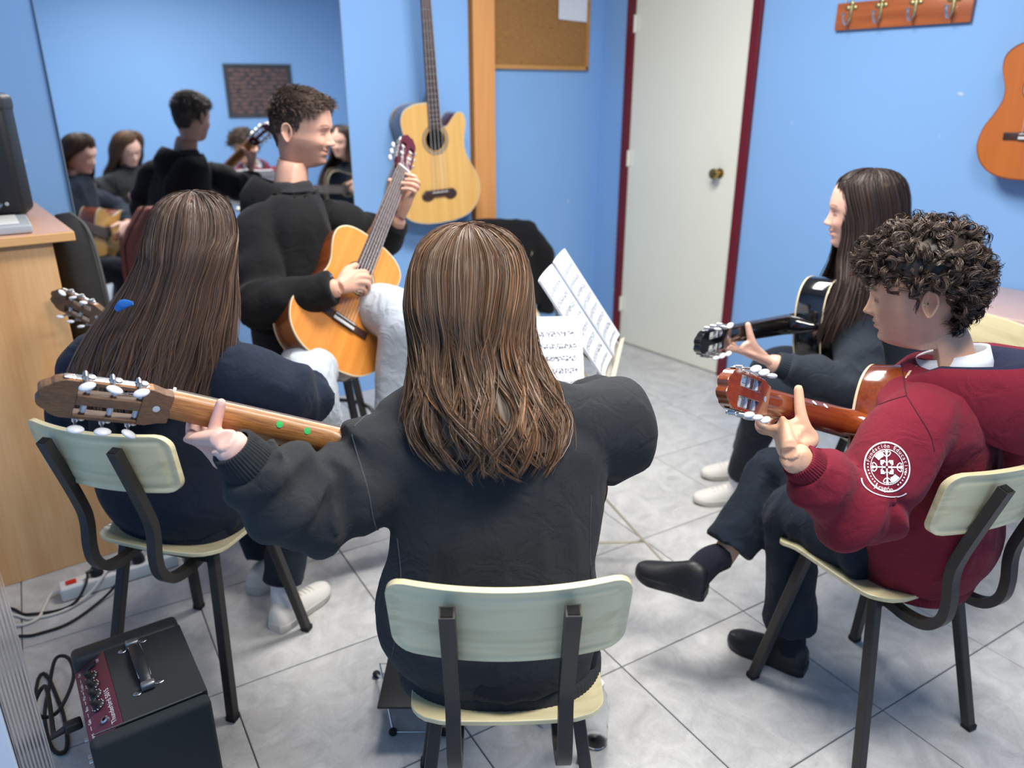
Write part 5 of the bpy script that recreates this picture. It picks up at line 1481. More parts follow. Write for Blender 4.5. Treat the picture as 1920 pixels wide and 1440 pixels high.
und = MB(); und.rings(np.array([S[i, :3] + (TR[i] - S[i, :3]) * .84 for i in range(0, 32, 3)]))
und.tube([shL, elbL, Wl], [.05, .042, .03], 14, sub=14); und.tube([shR, elbR, Wr], [.05, .042, .03], 14, sub=14)
hl, hr = chl('boy', -.085, -.02, .52), chl('boy', .085, -.02, .53); kl = at(1484, 958, 1.985); al = V(1.665, .925, .13)
kr = at(1456, 884, 2.13); ar = at(1366, 1026, 2.11)
for h, k, a in ((hl, kl, al), (hr, kr, ar)): leg_in(und, h, k, a, [0.0527, 0.0408, 0.0281])
make_body(p, [hd] + ears, [hmL, hmR], und, 'skin_warm')
tp_, td_, tn_ = thb
mb = MB(); mb.ell(tp_ + tn_ * .0055 + td_ * .001, (.0050, .0018, .0064), np.stack([nrm(np.cross(td_, tn_)), tn_, td_], 1)); mb.build('thumb_nail', 'nail', p)
g = MB(); g.rings(TR)
sleeve(g, [at(1745, 772, 1.55)] + arm_path(shL, elbL, Wl, .78), [.070, .078, .080, .078, .075, .073, .060, .046], 41, .24, 4.6, ((.40, .10, .4), (.62, .14, .9), (.9, .12, .9)))
sleeve(g, [at(1840, 740, 1.68), shR, shR * .5 + elbR * .5, elbR, elbR * .5 + Wr * .5, elbR * .2 + Wr * .8], [.078, .082, .080, .074, .060, .045], 43, .10, 4.2)
ov, bv = garment(p, 'hoodie', g, 'maroon_fleece', .007, 4, .0085, 10, 23)
fd = nrm(elbL - Wl); ribbed('cuff', Wl + fd * .030, Wl + fd * .085, .033, .038, 'maroon_fleece', ov, 44)
hem_band(ov, at(1722, 1048, 1.84) + V(0, 0, -.002), rgt, .168, .126, .048, 'maroon_fleece', 100)
cloth('maroon_seam', lin(78, 24, 38), .1)
for pix in ([(1700, 742), (1666, 752), (1632, 766)], [(1700, 742), (1720, 775), (1744, 815), (1752, 845)], [(1690, 680), (1700, 742)]):
    seam(bv, pix, 'maroon_seam', ov, .0012)
# hood lying open on the back and shoulders, with its navy lining
fwd_b, right_b = ang(104), ang(14)
nbp = at(1768, 676, 1.60)
def hood_ring(k, dz, back, lift, n=44, fd=.062):
    th = np.linspace(0, 2 * math.pi, n, endpoint=False); out = []
    for t in th:
        c, s_ = math.cos(t), math.sin(t)       # c: right, s_: forward
        rx = k * c; ry = (k * 1.0 * s_ if s_ > 0 else (k + back) * s_)
        zz = dz + lift * max(0, -s_) + (-fd * max(0, s_))
        out.append(nbp + right_b * rx + fwd_b * (ry - .012) + V(0, 0, zz))
    return np.array(out)
mb = MB(); mb.rings(np.array([hood_ring(.072, -.020, .010, .0), hood_ring(.078, .012, .034, .012), hood_ring(.094, .016, .060, .024), hood_ring(.106, .010, .082, .020)]), cap=False)
P = np.vstack(mb.v); mb.v = [P]; mb.build('hood_lining', 'navy_lining', ov, sharp=0)
mb = MB(); mb.rings(np.array([hood_ring(.098, .012, .072, .026), hood_ring(.109, .016, .090, .030), hood_ring(.122, .004, .110, .008), hood_ring(.130, -.026, .122, -.030), hood_ring(.128, -.056, .116, -.06), hood_ring(.116, -.082, .09, -.07)]), cap=False)
P, N, F = fuse(MB().add(*mb.arrays()[:2]), .006, 2) if False else (None, None, None)
v, f, c = mb.arrays(); N_ = (v - nbp); N_ /= np.linalg.norm(N_, axis=1)[:, None]
v = v + N_ * (vnoise(v, 16, 3) * .006)[:, None]
mesh_obj('hood', v, f, 'maroon_fleece', ov, sharp=0)
# white shirt collar
mb = MB(); mb.rings(np.array([hood_ring(.054, -.012, -.004, .02, 44, .02), hood_ring(.058, .016, .0, .024, 44, .02), hood_ring(.062, .022, .003, .024, 44, .022), hood_ring(.069, .004, .008, .012, 44, .024), hood_ring(.073, -.02, .008, 0, 44, .03)]), cap=False); mb.build('shirt_collar', 'white_collar', p, sharp=0)
# crest embroidered on the sleeve
mat('embroidery', lin(236, 232, 236), .7, bump=.5, bscale=900)
CX, CY, CRAD = 1663, 876, 39.0
def crest(name, loops, parent):
    """white stitched shapes: outlines in crest units laid onto the sleeve"""
    mb = MB(); 
    for v2, f2 in loops:
        q = [ray_on(bv, CX + a * CRAD * .93 + b * CRAD * .10, CY - b * CRAD * 1.02 + a * CRAD * .16, .0016) for a, b in v2]
        if any(x is None for x in q): continue
        mb.add(np.array(q), f2)
    return mb.build(name, 'embroidery', parent, smooth=True) if mb.n else None
def band(r0, r1, a0=0, a1=360, n=90, ex=1.0, cy=0.0, cx=0.0):
    th = np.radians(np.linspace(a0, a1, n)); i = [(cx + r0 * math.cos(t), cy + ex * r0 * math.sin(t)) for t in th]; o = [(cx + r1 * math.cos(t), cy + ex * r1 * math.sin(t)) for t in th]
    return i + o, [(k, k + 1, n + k + 1, n + k) for k in range(n - 1)]
def quad(pts): return list(pts), [tuple(range(len(pts)))]
def stroke(pts, w):
    P = np.array(pts, float); T = np.gradient(P, axis=0); T /= np.linalg.norm(T, axis=1)[:, None]; Nn = np.stack([-T[:, 1], T[:, 0]], 1) * w / 2; n = len(P)
    return [tuple(x) for x in np.vstack([P + Nn, P - Nn])], [(k, k + 1, n + k + 1, n + k) for k in range(n - 1)]
badge = crest('crest', [band(1.11, 1.18), band(.80, .84), band(1.22, 1.30, 205, 330, 60, .52, -.72), band(1.22, 1.30, 180, 205, 14, .52, -.72)], ov)
arms = []
for q in range(4):
    a = math.radians(90 * q + 8); rot = lambda x, y: (x * math.cos(a) - y * math.sin(a), x * math.sin(a) + y * math.cos(a))
    arms.append(quad([rot(.06, .045), rot(.52, .030), rot(.78, .085), rot(.78, -.085), rot(.52, -.030), rot(.06, -.045)]))
    for s_ in (-1, 1):
        arms.append(stroke([rot(.50, s_ * .03), rot(.56, s_ * .14), rot(.66, s_ * .21), rot(.74, s_ * .17), rot(.70, s_ * .10)], .055))
        arms.append(stroke([rot(.22, s_ * .06), rot(.30, s_ * .16), rot(.26, s_ * .26), rot(.16, s_ * .20)], .045))
    b = a + math.pi / 4; arms.append(quad([(.34 * math.cos(b - .5), .34 * math.sin(b - .5)), (.46 * math.cos(b), .46 * math.sin(b)), (.34 * math.cos(b + .5), .34 * math.sin(b + .5)), (.22 * math.cos(b), .22 * math.sin(b))]))
for q in (1, 3): # two filled fields
    b0 = 90 * q + 8 + 18; arms.append(band(.50, .78, b0, b0 + 34, 10))
crest('cross_emblem', arms, badge)
def arc_text(txt, rad, a_mid, size, inward=False):
    out = []; w = size * .62; n = len(txt); step = w / rad
    for i, ch in enumerate(txt):
        if ch == ' ': continue
        v, f = text_verts(ch, size)
        if len(v) == 0: continue
        t = math.radians(a_mid) - (i - (n - 1) / 2) * step * (-1 if inward else 1)
        pts = []
        for x, y, _ in v:
            rr = rad + (y - size * .3) * (-1 if inward else 1)
            ttt = t - x / rad * (-1 if inward else 1)
            pts.append((rr * math.cos(ttt), rr * math.sin(ttt)))
        out.append((pts, f))
    return out
crest('lettering', arc_text('Fundación Educativa', .975, 82, .27) + [band(.93, 1.0, k * 9 + 205, k * 9 + 209, 3) for k in range(-3, 5)] + [band(.93, 1.0, k * 9 + 310, k * 9 + 314, 3) for k in range(0, 6)], badge)
tv_, tf_ = text_verts('Aragón', .34); crest('lettering', [([(x * 1.0 - .08, y - 1.12) for x, y, _ in tv_], tf_)], badge)
# trousers, socks, shoes
mb = trousers_mb(hl, hr, kl, kr, al, ar, (.092, .084, .068, .064, .070), 53, .09)
P, N, F = fuse(mb, .008, 4); P = crease(P, N, .009, 10, 31); mesh_obj('trousers', P, F, 'navy_trousers', p, sharp=0)
d_ = nrm(ar - kr); heel = at(1322, 1120, 2.07); toe = at(1192, 1078, 2.16)
mb = MB(); mb.tube([ar - d_ * .02, ar + d_ * .045], [.034, .032], 16); mb.build('ankle', 'skin_warm', p, color=True)
ank = heel * .78 + toe * .22 + V(0, 0, .055)
mb = MB(); mb.tube([ar + d_ * .028, ar * .45 + ank * .55, ank - V(0, 0, .02)], [.037, .040, .040], 18, sub=14); mb.build('sock', 'sock_navy', p)
shoe('shoe', heel, toe, 'black_shoe', 'black_shoe', p, h=.080, w=.042, up=V(0, 0, 1) + CR * .1, sole_h=.024)
shoe('shoe', V(1.672, .862, 0), V(1.612, 1.075, 0), 'black_shoe', 'black_shoe', p, h=.078, w=.042, sole_h=.022)
mb = MB(); mb.tube([V(1.665, .925, .17), V(1.664, .912, .08), V(1.662, .905, .05)], [.038, .040, .038], 16); mb.build('sock', 'sock_navy', p)

def scalp(R, O, s, n, rg, front=.068, low_side=-.005, low_back=-.075):
    """random points and normals on the hairy part of a head"""
    out = []
    geo = head_geo()[0]
    x, y, z = geo[:, 0], geo[:, 1], geo[:, 2]
    line = np.where(y > .02, front - .030 * np.clip((np.abs(x) - .045) / .03, 0, 1), np.where(y > -.035, low_side + (front - .035 - low_side) * smooth01((y + .01) / .05) , low_back + (low_side - low_back) * smooth01((y + .085) / .05)))
    ok = (z > line) & (z > -.11)
    idx = np.where(ok)[0]
    # weight by local spacing so that the dense front does not get more hair
    w = np.ones(len(idx)); az = np.arctan2(x[idx], y[idx]); w = (.25 + (np.abs(az) / math.pi)) * (np.sqrt(x[idx] ** 2 + y[idx] ** 2) + .01)
    pick = rg.choice(idx, n, p=w / w.sum())
    P = geo[pick] + rg.normal(0, .002, (n, 3))
    Nn = P - V(0, -.005, .01); Nn /= np.linalg.norm(Nn, axis=1)[:, None]
    cap = geo[idx]
    return P, Nn

rg = np.random.default_rng(5)
ncl, per, kk = 760, 13, 15
P0, N0 = scalp(R, O, s, ncl, rg, .066, -.004, -.088)
earz = (np.abs(P0[:, 1] + .016) < .030) & (P0[:, 2] < .040)
P0[earz, 2] = .045 + .02 * rg.random(earz.sum())
tang = np.cross(N0, rg.normal(size=N0.shape)); tang /= np.linalg.norm(tang, axis=1)[:, None]
down = V(0, -.15, -1) - N0 * (N0 @ V(0, -.15, -1))[:, None]; tang = tang * .8 + down * .8 + V(0, .25, 0) * (P0[:, 1:2] > .03); tang -= N0 * np.sum(tang * N0, 1)[:, None] * .9; tang /= np.linalg.norm(tang, axis=1)[:, None]
bi = np.cross(N0, tang)
t = np.linspace(0, 1, kk)
vol = .036 * smooth01((P0[:, 2] + .09) / .10) + .006
paths = []; cols = []
turns = rg.uniform(1.1, 2.2, ncl); hr_ = rg.uniform(.006, .011, ncl); ph = rg.uniform(0, 6.28, ncl); ln = rg.uniform(.022, .050, ncl); tone = rg.uniform(.6, 1.5, ncl); sgn = rg.choice([-1, 1], ncl)
for i in range(ncl):
    a = ph[i] + sgn[i] * turns[i] * 6.28 * t
    lift = vol[i] * rg.uniform(.35, 1.0)
    base = P0[i] + N0[i] * (lift * np.sin(np.minimum(t * 1.9, 1.57)))[:, None] + tang[i] * (ln[i] * t)[:, None]
    env = smooth01(t * 2.5)
    crl = N0[i] * (hr_[i] * np.sin(a) * env)[:, None] + bi[i] * (hr_[i] * np.cos(a) * env)[:, None]
    for j in range(per):
        off = rg.normal(0, .0017, 3); sc_ = rg.uniform(.8, 1.2)
        paths.append(base + crl * sc_ + off * (.5 + 1.2 * t[:, None])); cols.append(tone[i] * rg.uniform(.65, 1.4) + (rg.random() < .06) * .9)
paths = np.array(paths); paths = (paths * s) @ R.T + O
th_, ph_ = np.linspace(0, 2 * math.pi, 40, endpoint=False), None
geo = head_geo()[0]; gv, gf, gc = head_geo()
x, y, z = gv[:, 0], gv[:, 1], gv[:, 2]
keepv = z > np.where(y > .02, .060, np.where(y > -.05, .030, -.088))
cv = gv + (gv - V(0, -.005, .01)) / np.linalg.norm(gv - V(0, -.005, .01), axis=1)[:, None] * (.010 + .012 * smooth01((z + .06) / .1))[:, None]
cf = [q for q in gf if len(q) == 4 and all(keepv[a] for a in q)]
strands(paths, .0015, 'hair_curly', 'hair', p, np.array(cols)[:, None] * V(1.05, 1, .95), ((cv * s) @ R.T + O, cf, np.tile(V(.45, .45, .45), (len(cv), 1))), twist=.3)

# ================= girl on the right (slate sweatshirt, black guitar)
p = thing('person', 'person with long straight dark hair in a slate sweatshirt playing the black guitar', 'person', chl('right', 0, 0, .45), group='guitar class')
O = at(1618, 398, 2.275); R = rmat(facing(74, -4)); s = .97
spec = [(1700, 792, 2.60, .165, .13), (1690, 740, 2.55, .175, .14), (1672, 660, 2.47, .17, .13), (1655, 590, 2.40, .17, .118), (1640, 545, 2.37, .160, .10), (1636, 520, 2.36, .125, .08), (1634, 500, 2.35, .075, .06), (1632, 485, 2.345, .056, .052)]
rgt = nrm(ang(HEAD + 62 - 90))
TR, S = torso_rings(spec, rgt)
nb = at(1634, 492, 2.348)
hd = place(head_geo(neck_to=tuple(R.T @ (nb - O) / s + V(0, 0, -.03)), smile=.8, nose=.85), R, O, s); ears = []
shL, elbL = at(1602, 588, 2.30), at(1612, 738, 2.22); shR, elbR = at(1705, 550, 2.5), at(1720, 680, 2.62)
Wl, hmL, thb = fret_hand(GM['right'], .742, .93, .030, fore=elbL); Wr, hmR = strum_hand(GM['right'], .93, fore=elbR)
und = MB(); und.rings(np.array([S[i, :3] + (TR[i] - S[i, :3]) * .86 for i in range(0, 32, 3)]))
und.tube([shL, elbL, Wl], [.048, .04, .03], 14, sub=14); und.tube([shR, elbR, Wr], [.048, .04, .03], 14, sub=14)
hl, hr = chl('right', -.085, -.03, .515), chl('right', .085, -.03, .515); kl, kr = V(2.12, 1.36, .56), at(1455, 690, 2.70); al, ar = V(2.31, 1.58, .12), V(2.50, 1.70, .12)
for h, k, a in ((hl, kl, al), (hr, kr, ar)): leg_in(und, h, k, a, [0.0527, 0.0408, 0.0289])
make_body(p, [hd] + ears, [hmL, hmR], und, 'skin_fair')
g = MB(); g.rings(TR)
sleeve(g, [at(1640, 565, 2.33)] + arm_path(shL, elbL, Wl), [.060, .064, .067, .069, .070, .068, .058, .044], 61, .2, 4.2)
sleeve(g, [at(1680, 560, 2.45), shR, shR * .5 + elbR * .5, elbR, elbR * .5 + Wr * .5, elbR * .2 + Wr * .8], [.075, .080, .078, .072, .058, .044], 63, .10, 4.2)
ov, bv = garment(p, 'sweatshirt', g, 'slate_fleece', .008, 4, .008, 10, 43)
fd = nrm(elbL - Wl); ribbed('cuff', Wl + fd * .025, Wl + fd * .075, .033, .038, 'slate_fleece', ov, 36)
hem_band(ov, S[1, :3], rgt, .16, .125, .048, 'slate_fleece', 90)
P, N, F = fuse(trousers_mb(hl, hr, kl, kr, al, ar, (.09, .085, .075, .06, .05)), .010, 4); tro = mesh_obj('trousers', P, F, 'navy_trousers', p, sharp=0)
for a_, dr in ((al, V(-.10, .06, 0)), (ar, V(-.10, .06, 0))):
    h_ = V(a_[0], a_[1], 0) - nrm(dr) * .06; shoe('shoe', h_, h_ + nrm(dr) * .235, 'white_shoe', 'shoe_sole', p, laces='white_shoe')
    mb = MB(); mb.tube([a_ + V(0, 0, .04), V(a_[0], a_[1], .05)], [.034, .036], 14); mb.build('sock', 'sock_white', p)
RG = [(.118, 0, -.010, .003, .003, .003, 178), (.115, 0, -.010, .036, .042, .04, 178), (.106, 0, -.010, .060, .070, .066, 170), (.086, 0, -.010, .080, .093, .092, 174), (.045, 0, -.012, .089, .106, .098, 160), (-.01, 0, -.016, .090, .110, .092, 148),
      (-.06, 0, -.014, .092, .110, .088, 142), (-.12, 0, -.004, .102, .110, .09, 136), (-.18, 0, .012, .142, .112, .085, 124), (-.25, 0, .028, .168, .120, .085, 122), (-.31, 0, .046, .176, .125, .08, 122), (-.38, 0, .056, .172, .125, .075, 122)]
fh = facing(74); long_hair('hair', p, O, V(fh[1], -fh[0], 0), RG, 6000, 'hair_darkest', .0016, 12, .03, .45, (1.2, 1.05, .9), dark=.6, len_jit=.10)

# ================= teacher
p = thing('person', 'person in a black jacket with short brown hair, smiling over a classical guitar', 'person', (1.12, 2.70, .65), group='guitar class')
O = at(566, 243, 2.585); R = rmat(facing(-96, -9)); s = 1.02
spec = [(548, 655, 2.66, .175, .140), (545, 605, 2.645, .182, .145), (538, 525, 2.63, .188, .135), (540, 445, 2.615, .205, .130), (544, 395, 2.61, .208, .112), (546, 365, 2.61, .172, .092), (548, 348, 2.605, .098, .074), (550, 338, 2.60, .072, .066)]
rgt = nrm(ang(HEAD - 66 - 90))
TR, S = torso_rings(spec, rgt)
nb = at(556, 362, 2.61)
hd = place(head_geo(kid=False, stubble=.55, smile=1.0, brow=(.28, .22, .2), nose=1.18, neck_to=tuple(R.T @ (nb - O) / s + V(0, 0, -.02)), neck_r=.060), R, O, s); ears = [place(ear_geo(q), R, O, s) for q in (-1, 1)]
shR, elbR = at(490, 430, 2.48), at(480, 582, 2.38); shL, elbL = at(636, 420, 2.74), at(712, 452, 2.86)
Wl, hmL, thb = fret_hand(GM['teacher'], .752, 1.04, .018, fore=elbL); Wr, hmR = strum_hand(GM['teacher'], 1.04, fore=elbR)
und = MB(); und.rings(np.array([S[i, :3] + (TR[i] - S[i, :3]) * .80 for i in range(0, 32, 3)]))
und.tube([shL, elbL, Wl], [.055, .046, .033], 14, sub=14); und.tube([shR, elbR, Wr], [.055, .046, .033], 14, sub=14)
fw_ = V(-rgt[1], rgt[0], 0); hipc = V(1.12, 2.70, .72)
hl, hr = hipc - rgt * .09, hipc + rgt * .09
kr = at(578, 722, 2.32); kl = at(750, 596, 2.44); ar = V(*(kr[:2] + fw_[:2] * .06), .28); al = at(742, 812, 2.50)
for h, k, a in ((hl, kl, al), (hr, kr, ar)): leg_in(und, h, k, a, [0.0595, 0.0467, 0.034])
make_body(p, [hd] + ears, [hmL, hmR], und, 'skin_man')
# tee shirt and open jacket
mb = MB(); mb.rings(np.array([S[i, :3] + (TR[i] - S[i, :3]) * (.90 if i < 34 else .94) for i in range(40)]))
P, N, F = fuse(mb, .010, 3); P = crease(P, N, .004, 13, 51); mesh_obj('tee_shirt', P, F, 'black_tee', p, sharp=0)
g = MB()
nn = TR.shape[1]; th = np.linspace(0, 2 * math.pi, nn, endpoint=False)
lo, hi = 6, 34
def open_shell(k0, k1):
    # wrap round the back, leaving the chest open
    idx = [j for j in range(nn + 1)]
    a = np.linspace(math.radians(90 + 34), math.radians(90 + 360 - 34), 60)
    out = []
    for i in range(lo, hi):
        c = S[i, :3]; row = []
        for k_ in (k0, k1):
            pts = []
            for t in (a if k_ == k0 else a[::-1]):
                j = (t % (2 * math.pi)) / (2 * math.pi) * nn; j0 = int(j) % nn; w = j - int(j)
                q = TR[i][j0] * (1 - w) + TR[i][(j0 + 1) % nn] * w
                pts.append(c + (q - c) * k_)
            row += pts
        out.append(row)
    return np.array(out)
g.rings(open_shell(1.10, .99))
sleeve(g, [at(522, 415, 2.54)] + arm_path(shR, elbR, Wr, .93), [.070, .080, .080, .079, .078, .074, .064, .050], 71, .22, 4.2)
sleeve(g, [at(600, 402, 2.68), shL, shL * .5 + elbL * .5, elbL, elbL * .5 + Wl * .5, elbL * .2 + Wl * .8], [.070, .078, .078, .072, .062, .050], 73, .2, 4.2)
ov, bv = garment(p, 'jacket', g, 'black_wool', .008, 4, .008, 9, 61)
# hood gathered behind the neck
nbp = at(540, 358, 2.62); fwd_b, right_b = fw_, rgt
v = np.array([hood_ring(.074, -.03, -.010, .03), hood_ring(.076, .006, .0, .036), hood_ring(.086, .016, .008, .040), hood_ring(.102, .006, .014, .030), hood_ring(.116, -.018, .030, .014), hood_ring(.122, -.055, .03, -.015), hood_ring(.112, -.09, .015, -.03)])
mb = MB(); mb.rings(v, cap=False); mb.build('hood', 'black_wool', ov, sharp=0)
fd = nrm(elbR - Wr); c_ = Wr + fd * .055
mb = MB(); q_ = ray_on(bv, 619, 516, .001)
if q_ is not None: mb.lathe([(0, 0), (.007, 0), (.007, .002), (0, .003)], q_, -CF, 14); mb.build('cuff_button', 'steel', ov)
mb = trousers_mb(hl, hr, kl, kr, al, ar, (.10, .095, .085, .072, .068), 83, .08)
P, N, F = fuse(mb, .010, 4); P = crease(P, N, .005, 12, 77); mesh_obj('jeans', P, F, 'pale_denim', p, sharp=0)
shoe('shoe', V(*(ar[:2] - fw_[:2] * .07), .16), V(*(ar[:2] + fw_[:2] * .2), .16), 'black_shoe', 'black_shoe', p)
shoe('shoe', al + V(0, 0, -.12) - fw_ * .07, al + V(0, 0, -.14) + fw_ * .2, 'black_shoe', 'black_shoe', p)
# short hair, swept forward
rg = np.random.default_rng(15)
n_h = 9000; P0, N0 = scalp(R, O, s, n_h, rg, .074, -.012, -.070)
sw = V(0, .55, -.25) + rg.normal(0, .22, (n_h, 3)); side = smooth01((.05 - P0[:, 2]) / .06)[:, None]
sw = sw * (1 - side) + (V(0, .12, -1) + rg.normal(0, .2, (n_h, 3))) * side
sw -= N0 * np.sum(sw * N0, 1)[:, None]; sw /= np.linalg.norm(sw, axis=1)[:, None]
topk = smooth01((P0[:, 2] - .02) / .06)[:, None]
ln = (.010 + .024 * topk) * rg.uniform(.7, 1.2, (n_h, 1)); lf = (.003 + .012 * topk) * rg.uniform(.5, 1.1, (n_h, 1))
fr_ = smooth01((P0[:, 1] - .03) / .05)[:, None]
t = np.linspace(0, 1, 7)[None, :, None]
ln = ln * (1 - .55 * fr_)
paths = P0[:, None] + N0[:, None] * (lf * (1 + 1.1 * fr_))[:, None] * np.sin(t * 1.7) + sw[:, None] * (ln[:, None] * t)
paths = (paths * s) @ R.T + O
cv = gv + (gv - V(0, -.005, .01)) / np.linalg.norm(gv - V(0, -.005, .01), axis=1)[:, None] * (.002 + .007 * smooth01((z - .02) / .06))[:, None]
keepv = z > np.where(y > .02, .078, np.where(y > -.02, .01, np.where(y > -.06, -.03, -.062)))
cf = [q for q in gf if len(q) == 4 and all(keepv[a] for a in q)]
strands(paths, .0016, 'hair_short', 'hair', p, rg.uniform(.6, 1.6, (n_h, 1)) * V(1.03, 1, .96), ((cv * s) @ R.T + O, cf, np.tile(V(.55, .55, .55), (len(cv), 1))), twist=.5)
# ------------------------------------------------------------------ smaller things
def atz(x, y, z):
    d = CF + CR * (x - 960) / FPX - CU * (y - 720) / FPX
    return V(0, 0, CAM_H) + d * ((z - CAM_H) / d[2])

# music stands
def music_stand(label, c, w, u, height_legs=.22, foot=None, spin=0.0, dw=.46, dh=.25, base_off=(0, 0)):
    """folding stand: desk centre c, desk directions w (across) and u (up)"""
    w, u = nrm(w), V(u); u = nrm(u - w * (u @ w)); n = np.cross(w, u)
    if n[2] < 0: n = -n
    c = V(c); st = thing('music_stand', label, 'music stand', (c[0] + base_off[0], c[1] + base_off[1], 0), group='folding music stands')
    back = c - n * .022
    bar = lambda a, b, wd=.014, th=.004: MB().sqtube([a, b], wd, th, ref=n)
    low = c - u * dh * .5
    bar(low - w * dw / 2, low + w * dw / 2, .02, .004).build('lower_lip', 'cream_metal', st, smooth=False)
    MB().sqtube([low - w * dw / 2 + n * .02, low + w * dw / 2 + n * .02], .004, .016, ref=n).build('lip_edge', 'cream_metal', st, smooth=False)
    for s in (-1, 1):
        bar(back - u * dh * .5 + w * s * .02, back + u * dh * .1 + w * s * dw * .46, .013, .003).build('desk_arm', 'cream_metal', st, smooth=False)
        bar(back + u * dh * .5 + w * s * .02, back + u * dh * .1 + w * s * dw * .46, .013, .003).build('desk_arm', 'cream_metal', st, smooth=False)
        bar(back - u * dh * .5 + w * s * dw * .46, back + u * dh * .35 + w * s * dw * .46, .013, .003).build('desk_arm', 'cream_metal', st, smooth=False)
    bar(back - u * dh * .55, back + u * dh * .55, .018, .004).build('desk_spine', 'cream_metal', st, smooth=False)
    top = back - u * dh * .15 - n * .015; ft = V(c[0] + base_off[0], c[1] + base_off[1], 0)
    mb = MB(); mb.tube([ft + V(0, 0, .10), ft + V(0, 0, top[2] * .55)], .010, 10); mb.tube([ft + V(0, 0, top[2] * .5), V(ft[0], ft[1], top[2] - .06), top], .0075, 10); mb.build('pole', 'cream_metal', st)
    mb = MB(); mb.lathe([(0, 0), (.016, 0), (.016, .03), (0, .03)], ft + V(0, 0, top[2] * .54), (0, 0, 1), 14); mb.build('clamp', 'rubber', st)
    for k in range(3):
        a = math.radians(spin + 120 * k); d = V(math.cos(a), math.sin(a), 0)
        mb = MB(); mb.sqtube([ft + V(0, 0, .30) + d * .01, ft + d * .27 + V(0, 0, .012)], .012, .005, ref=(0, 0, 1)); lg = mb.build('leg', 'cream_metal', st, smooth=False)
        mb = MB(); mb.sqtube([ft + V(0, 0, .10), ft + d * .17 + V(0, 0, .12)], .010, .004, ref=(0, 0, 1)); mb.build('brace', 'cream_metal', lg, smooth=False)
        mb = MB(); mb.ell(ft + d * .275 + V(0, 0, .011), (.013, .013, .010)); mb.build('foot_tip', 'rubber', lg)
    return st, c, w, u, n
CH_ = nrm(V(CF[0], CF[1], 0))
c1 = at(934, 722, 1.93)
st1, c, w, u, n = music_stand('cream folding music stand carrying the open songbook before the front girl', c1, CR, V(0, 0, 1) * .75 + CH_ * .62, spin=20, base_off=CH_[:2] * .05)
bk = thing('songbook', 'open white songbook with handwritten notes on the front stand', 'book', c)
for s in (-1, 1):
    cc = c + n * .016 + w * s * .107 + u * .03
    sheet('page', cc, w, u, .212, .30, 'music_print', bk, bend=.008 , thick=.008)
c2 = at(1096, 606, 2.28); u2 = -CR * .50 + CU * .86
st2, c, w, u, n = music_stand('cream folding music stand with two leaning sheets of music near the door', c2, CH_ * .975 + CR * .20, u2, spin=75, dh=.30, base_off=(CR * .05)[:2])
for s, nm in ((1, 'far sheet of music leaning on the stand near the door'), (-1, 'near sheet of music leaning on the stand near the door')):
    tag(sheet('sheet_music', c + n * (.012 + .004 * s) + w * s * .108 + u * .035, w, u, .212, .33, 'music_print', None, bend=.010, thick=.006), 'white ' + nm, 'sheet music', 'sheets on the stand')

# jacket thrown over the chair by the post
j = thing('black_jacket', 'black jacket draped over a chair back beside the wooden post', 'jacket', chl('jacket', 0, -.26, .5))
mb = MB(); rg_ = chl('jacket', 1, 0, 0) - chl('jacket', 0, 0, 0); fg = chl('jacket', 0, 1, 0) - chl('jacket', 0, 0, 0)
th = np.linspace(0, 2 * math.pi, 48, endpoint=False); R_ = []
for z_, a_, b_, y_ in ((.872, .09, .012, -.282), (.868, .16, .030, -.280), (.856, .205, .050, -.272), (.82, .222, .062, -.266), (.74, .236, .068, -.262), (.62, .245, .072, -.262), (.50, .258, .084, -.262), (.42, .262, .090, -.262)):
    cen = chl('jacket', 0, y_, z_)
    fr_ = 1 + .08 * np.sin(th * 7 + z_ * 9) * (.9 - z_)
    R_.append(cen + rg_ * (a_ * np.cos(th) * fr_)[:, None] + fg * (b_ * np.sin(th) * fr_)[:, None])
mb.rings(np.array(R_))
for s in (-1, 1):
    mb.tube([chl('jacket', s * .17, -.28, .80), chl('jacket', s * .245, -.28, .68), chl('jacket', s * .275, -.29, .50), chl('jacket', s * .27, -.29, .36)], [.05, .062, .056, .048], 20, sub=24, fold=folds(5 + s, .15, 4, ((.5, .3, 1),)))
P, N, F = fuse(mb, .010, 4); P = crease(P, N, .008, 9, 91); mesh_obj('cloth', P, F, 'black_wool', j, sharp=0)
mb = MB(); mb.tube([chl('jacket', -.05, -.345, .84), chl('jacket', -.04, -.36, .70), chl('jacket', -.04, -.362, .52)], .006, 8, sub=14); mb.build('zip_edge', 'black_leather', j)

# amplifier
mat('amp_silver', lin(150, 150, 152), .35, metal=.8)
AX, AY, AR = 0.158, 1.512, math.radians(-3.0)
am = thing('bass_amplifier', 'small black combo amplifier with a maroon control panel on the floor', 'amplifier', (AX, AY, 0), AR)
HX, HY, HZ = .110, .168, .352
prof = [(-HX, .012), (HX, .012), (HX, HZ), (-.046, HZ), (-HX, HZ - .036)]
def along_y(prof, y0, y1):
    n = len(prof); v = [(x, y0, z) for x, z in prof] + [(x, y1, z) for x, z in prof]
    return v, [tuple(range(n)), tuple(range(n, 2 * n))[::-1]] + [(i, n + i, n + (i + 1) % n, (i + 1) % n) for i in range(n)]
mb = MB(); mb.add(*along_y(prof, -.132, .118)); mb.build('cabinet_body', 'black_vinyl', am, smooth=False, world=False)
mb = MB(); mb.rbox((0, (.118 + HY) / 2, (HZ + .012) / 2), (2 * HX, HY - .118, HZ - .012), .012); mb.build('rear_cheek', 'black_vinyl', am, world=False)
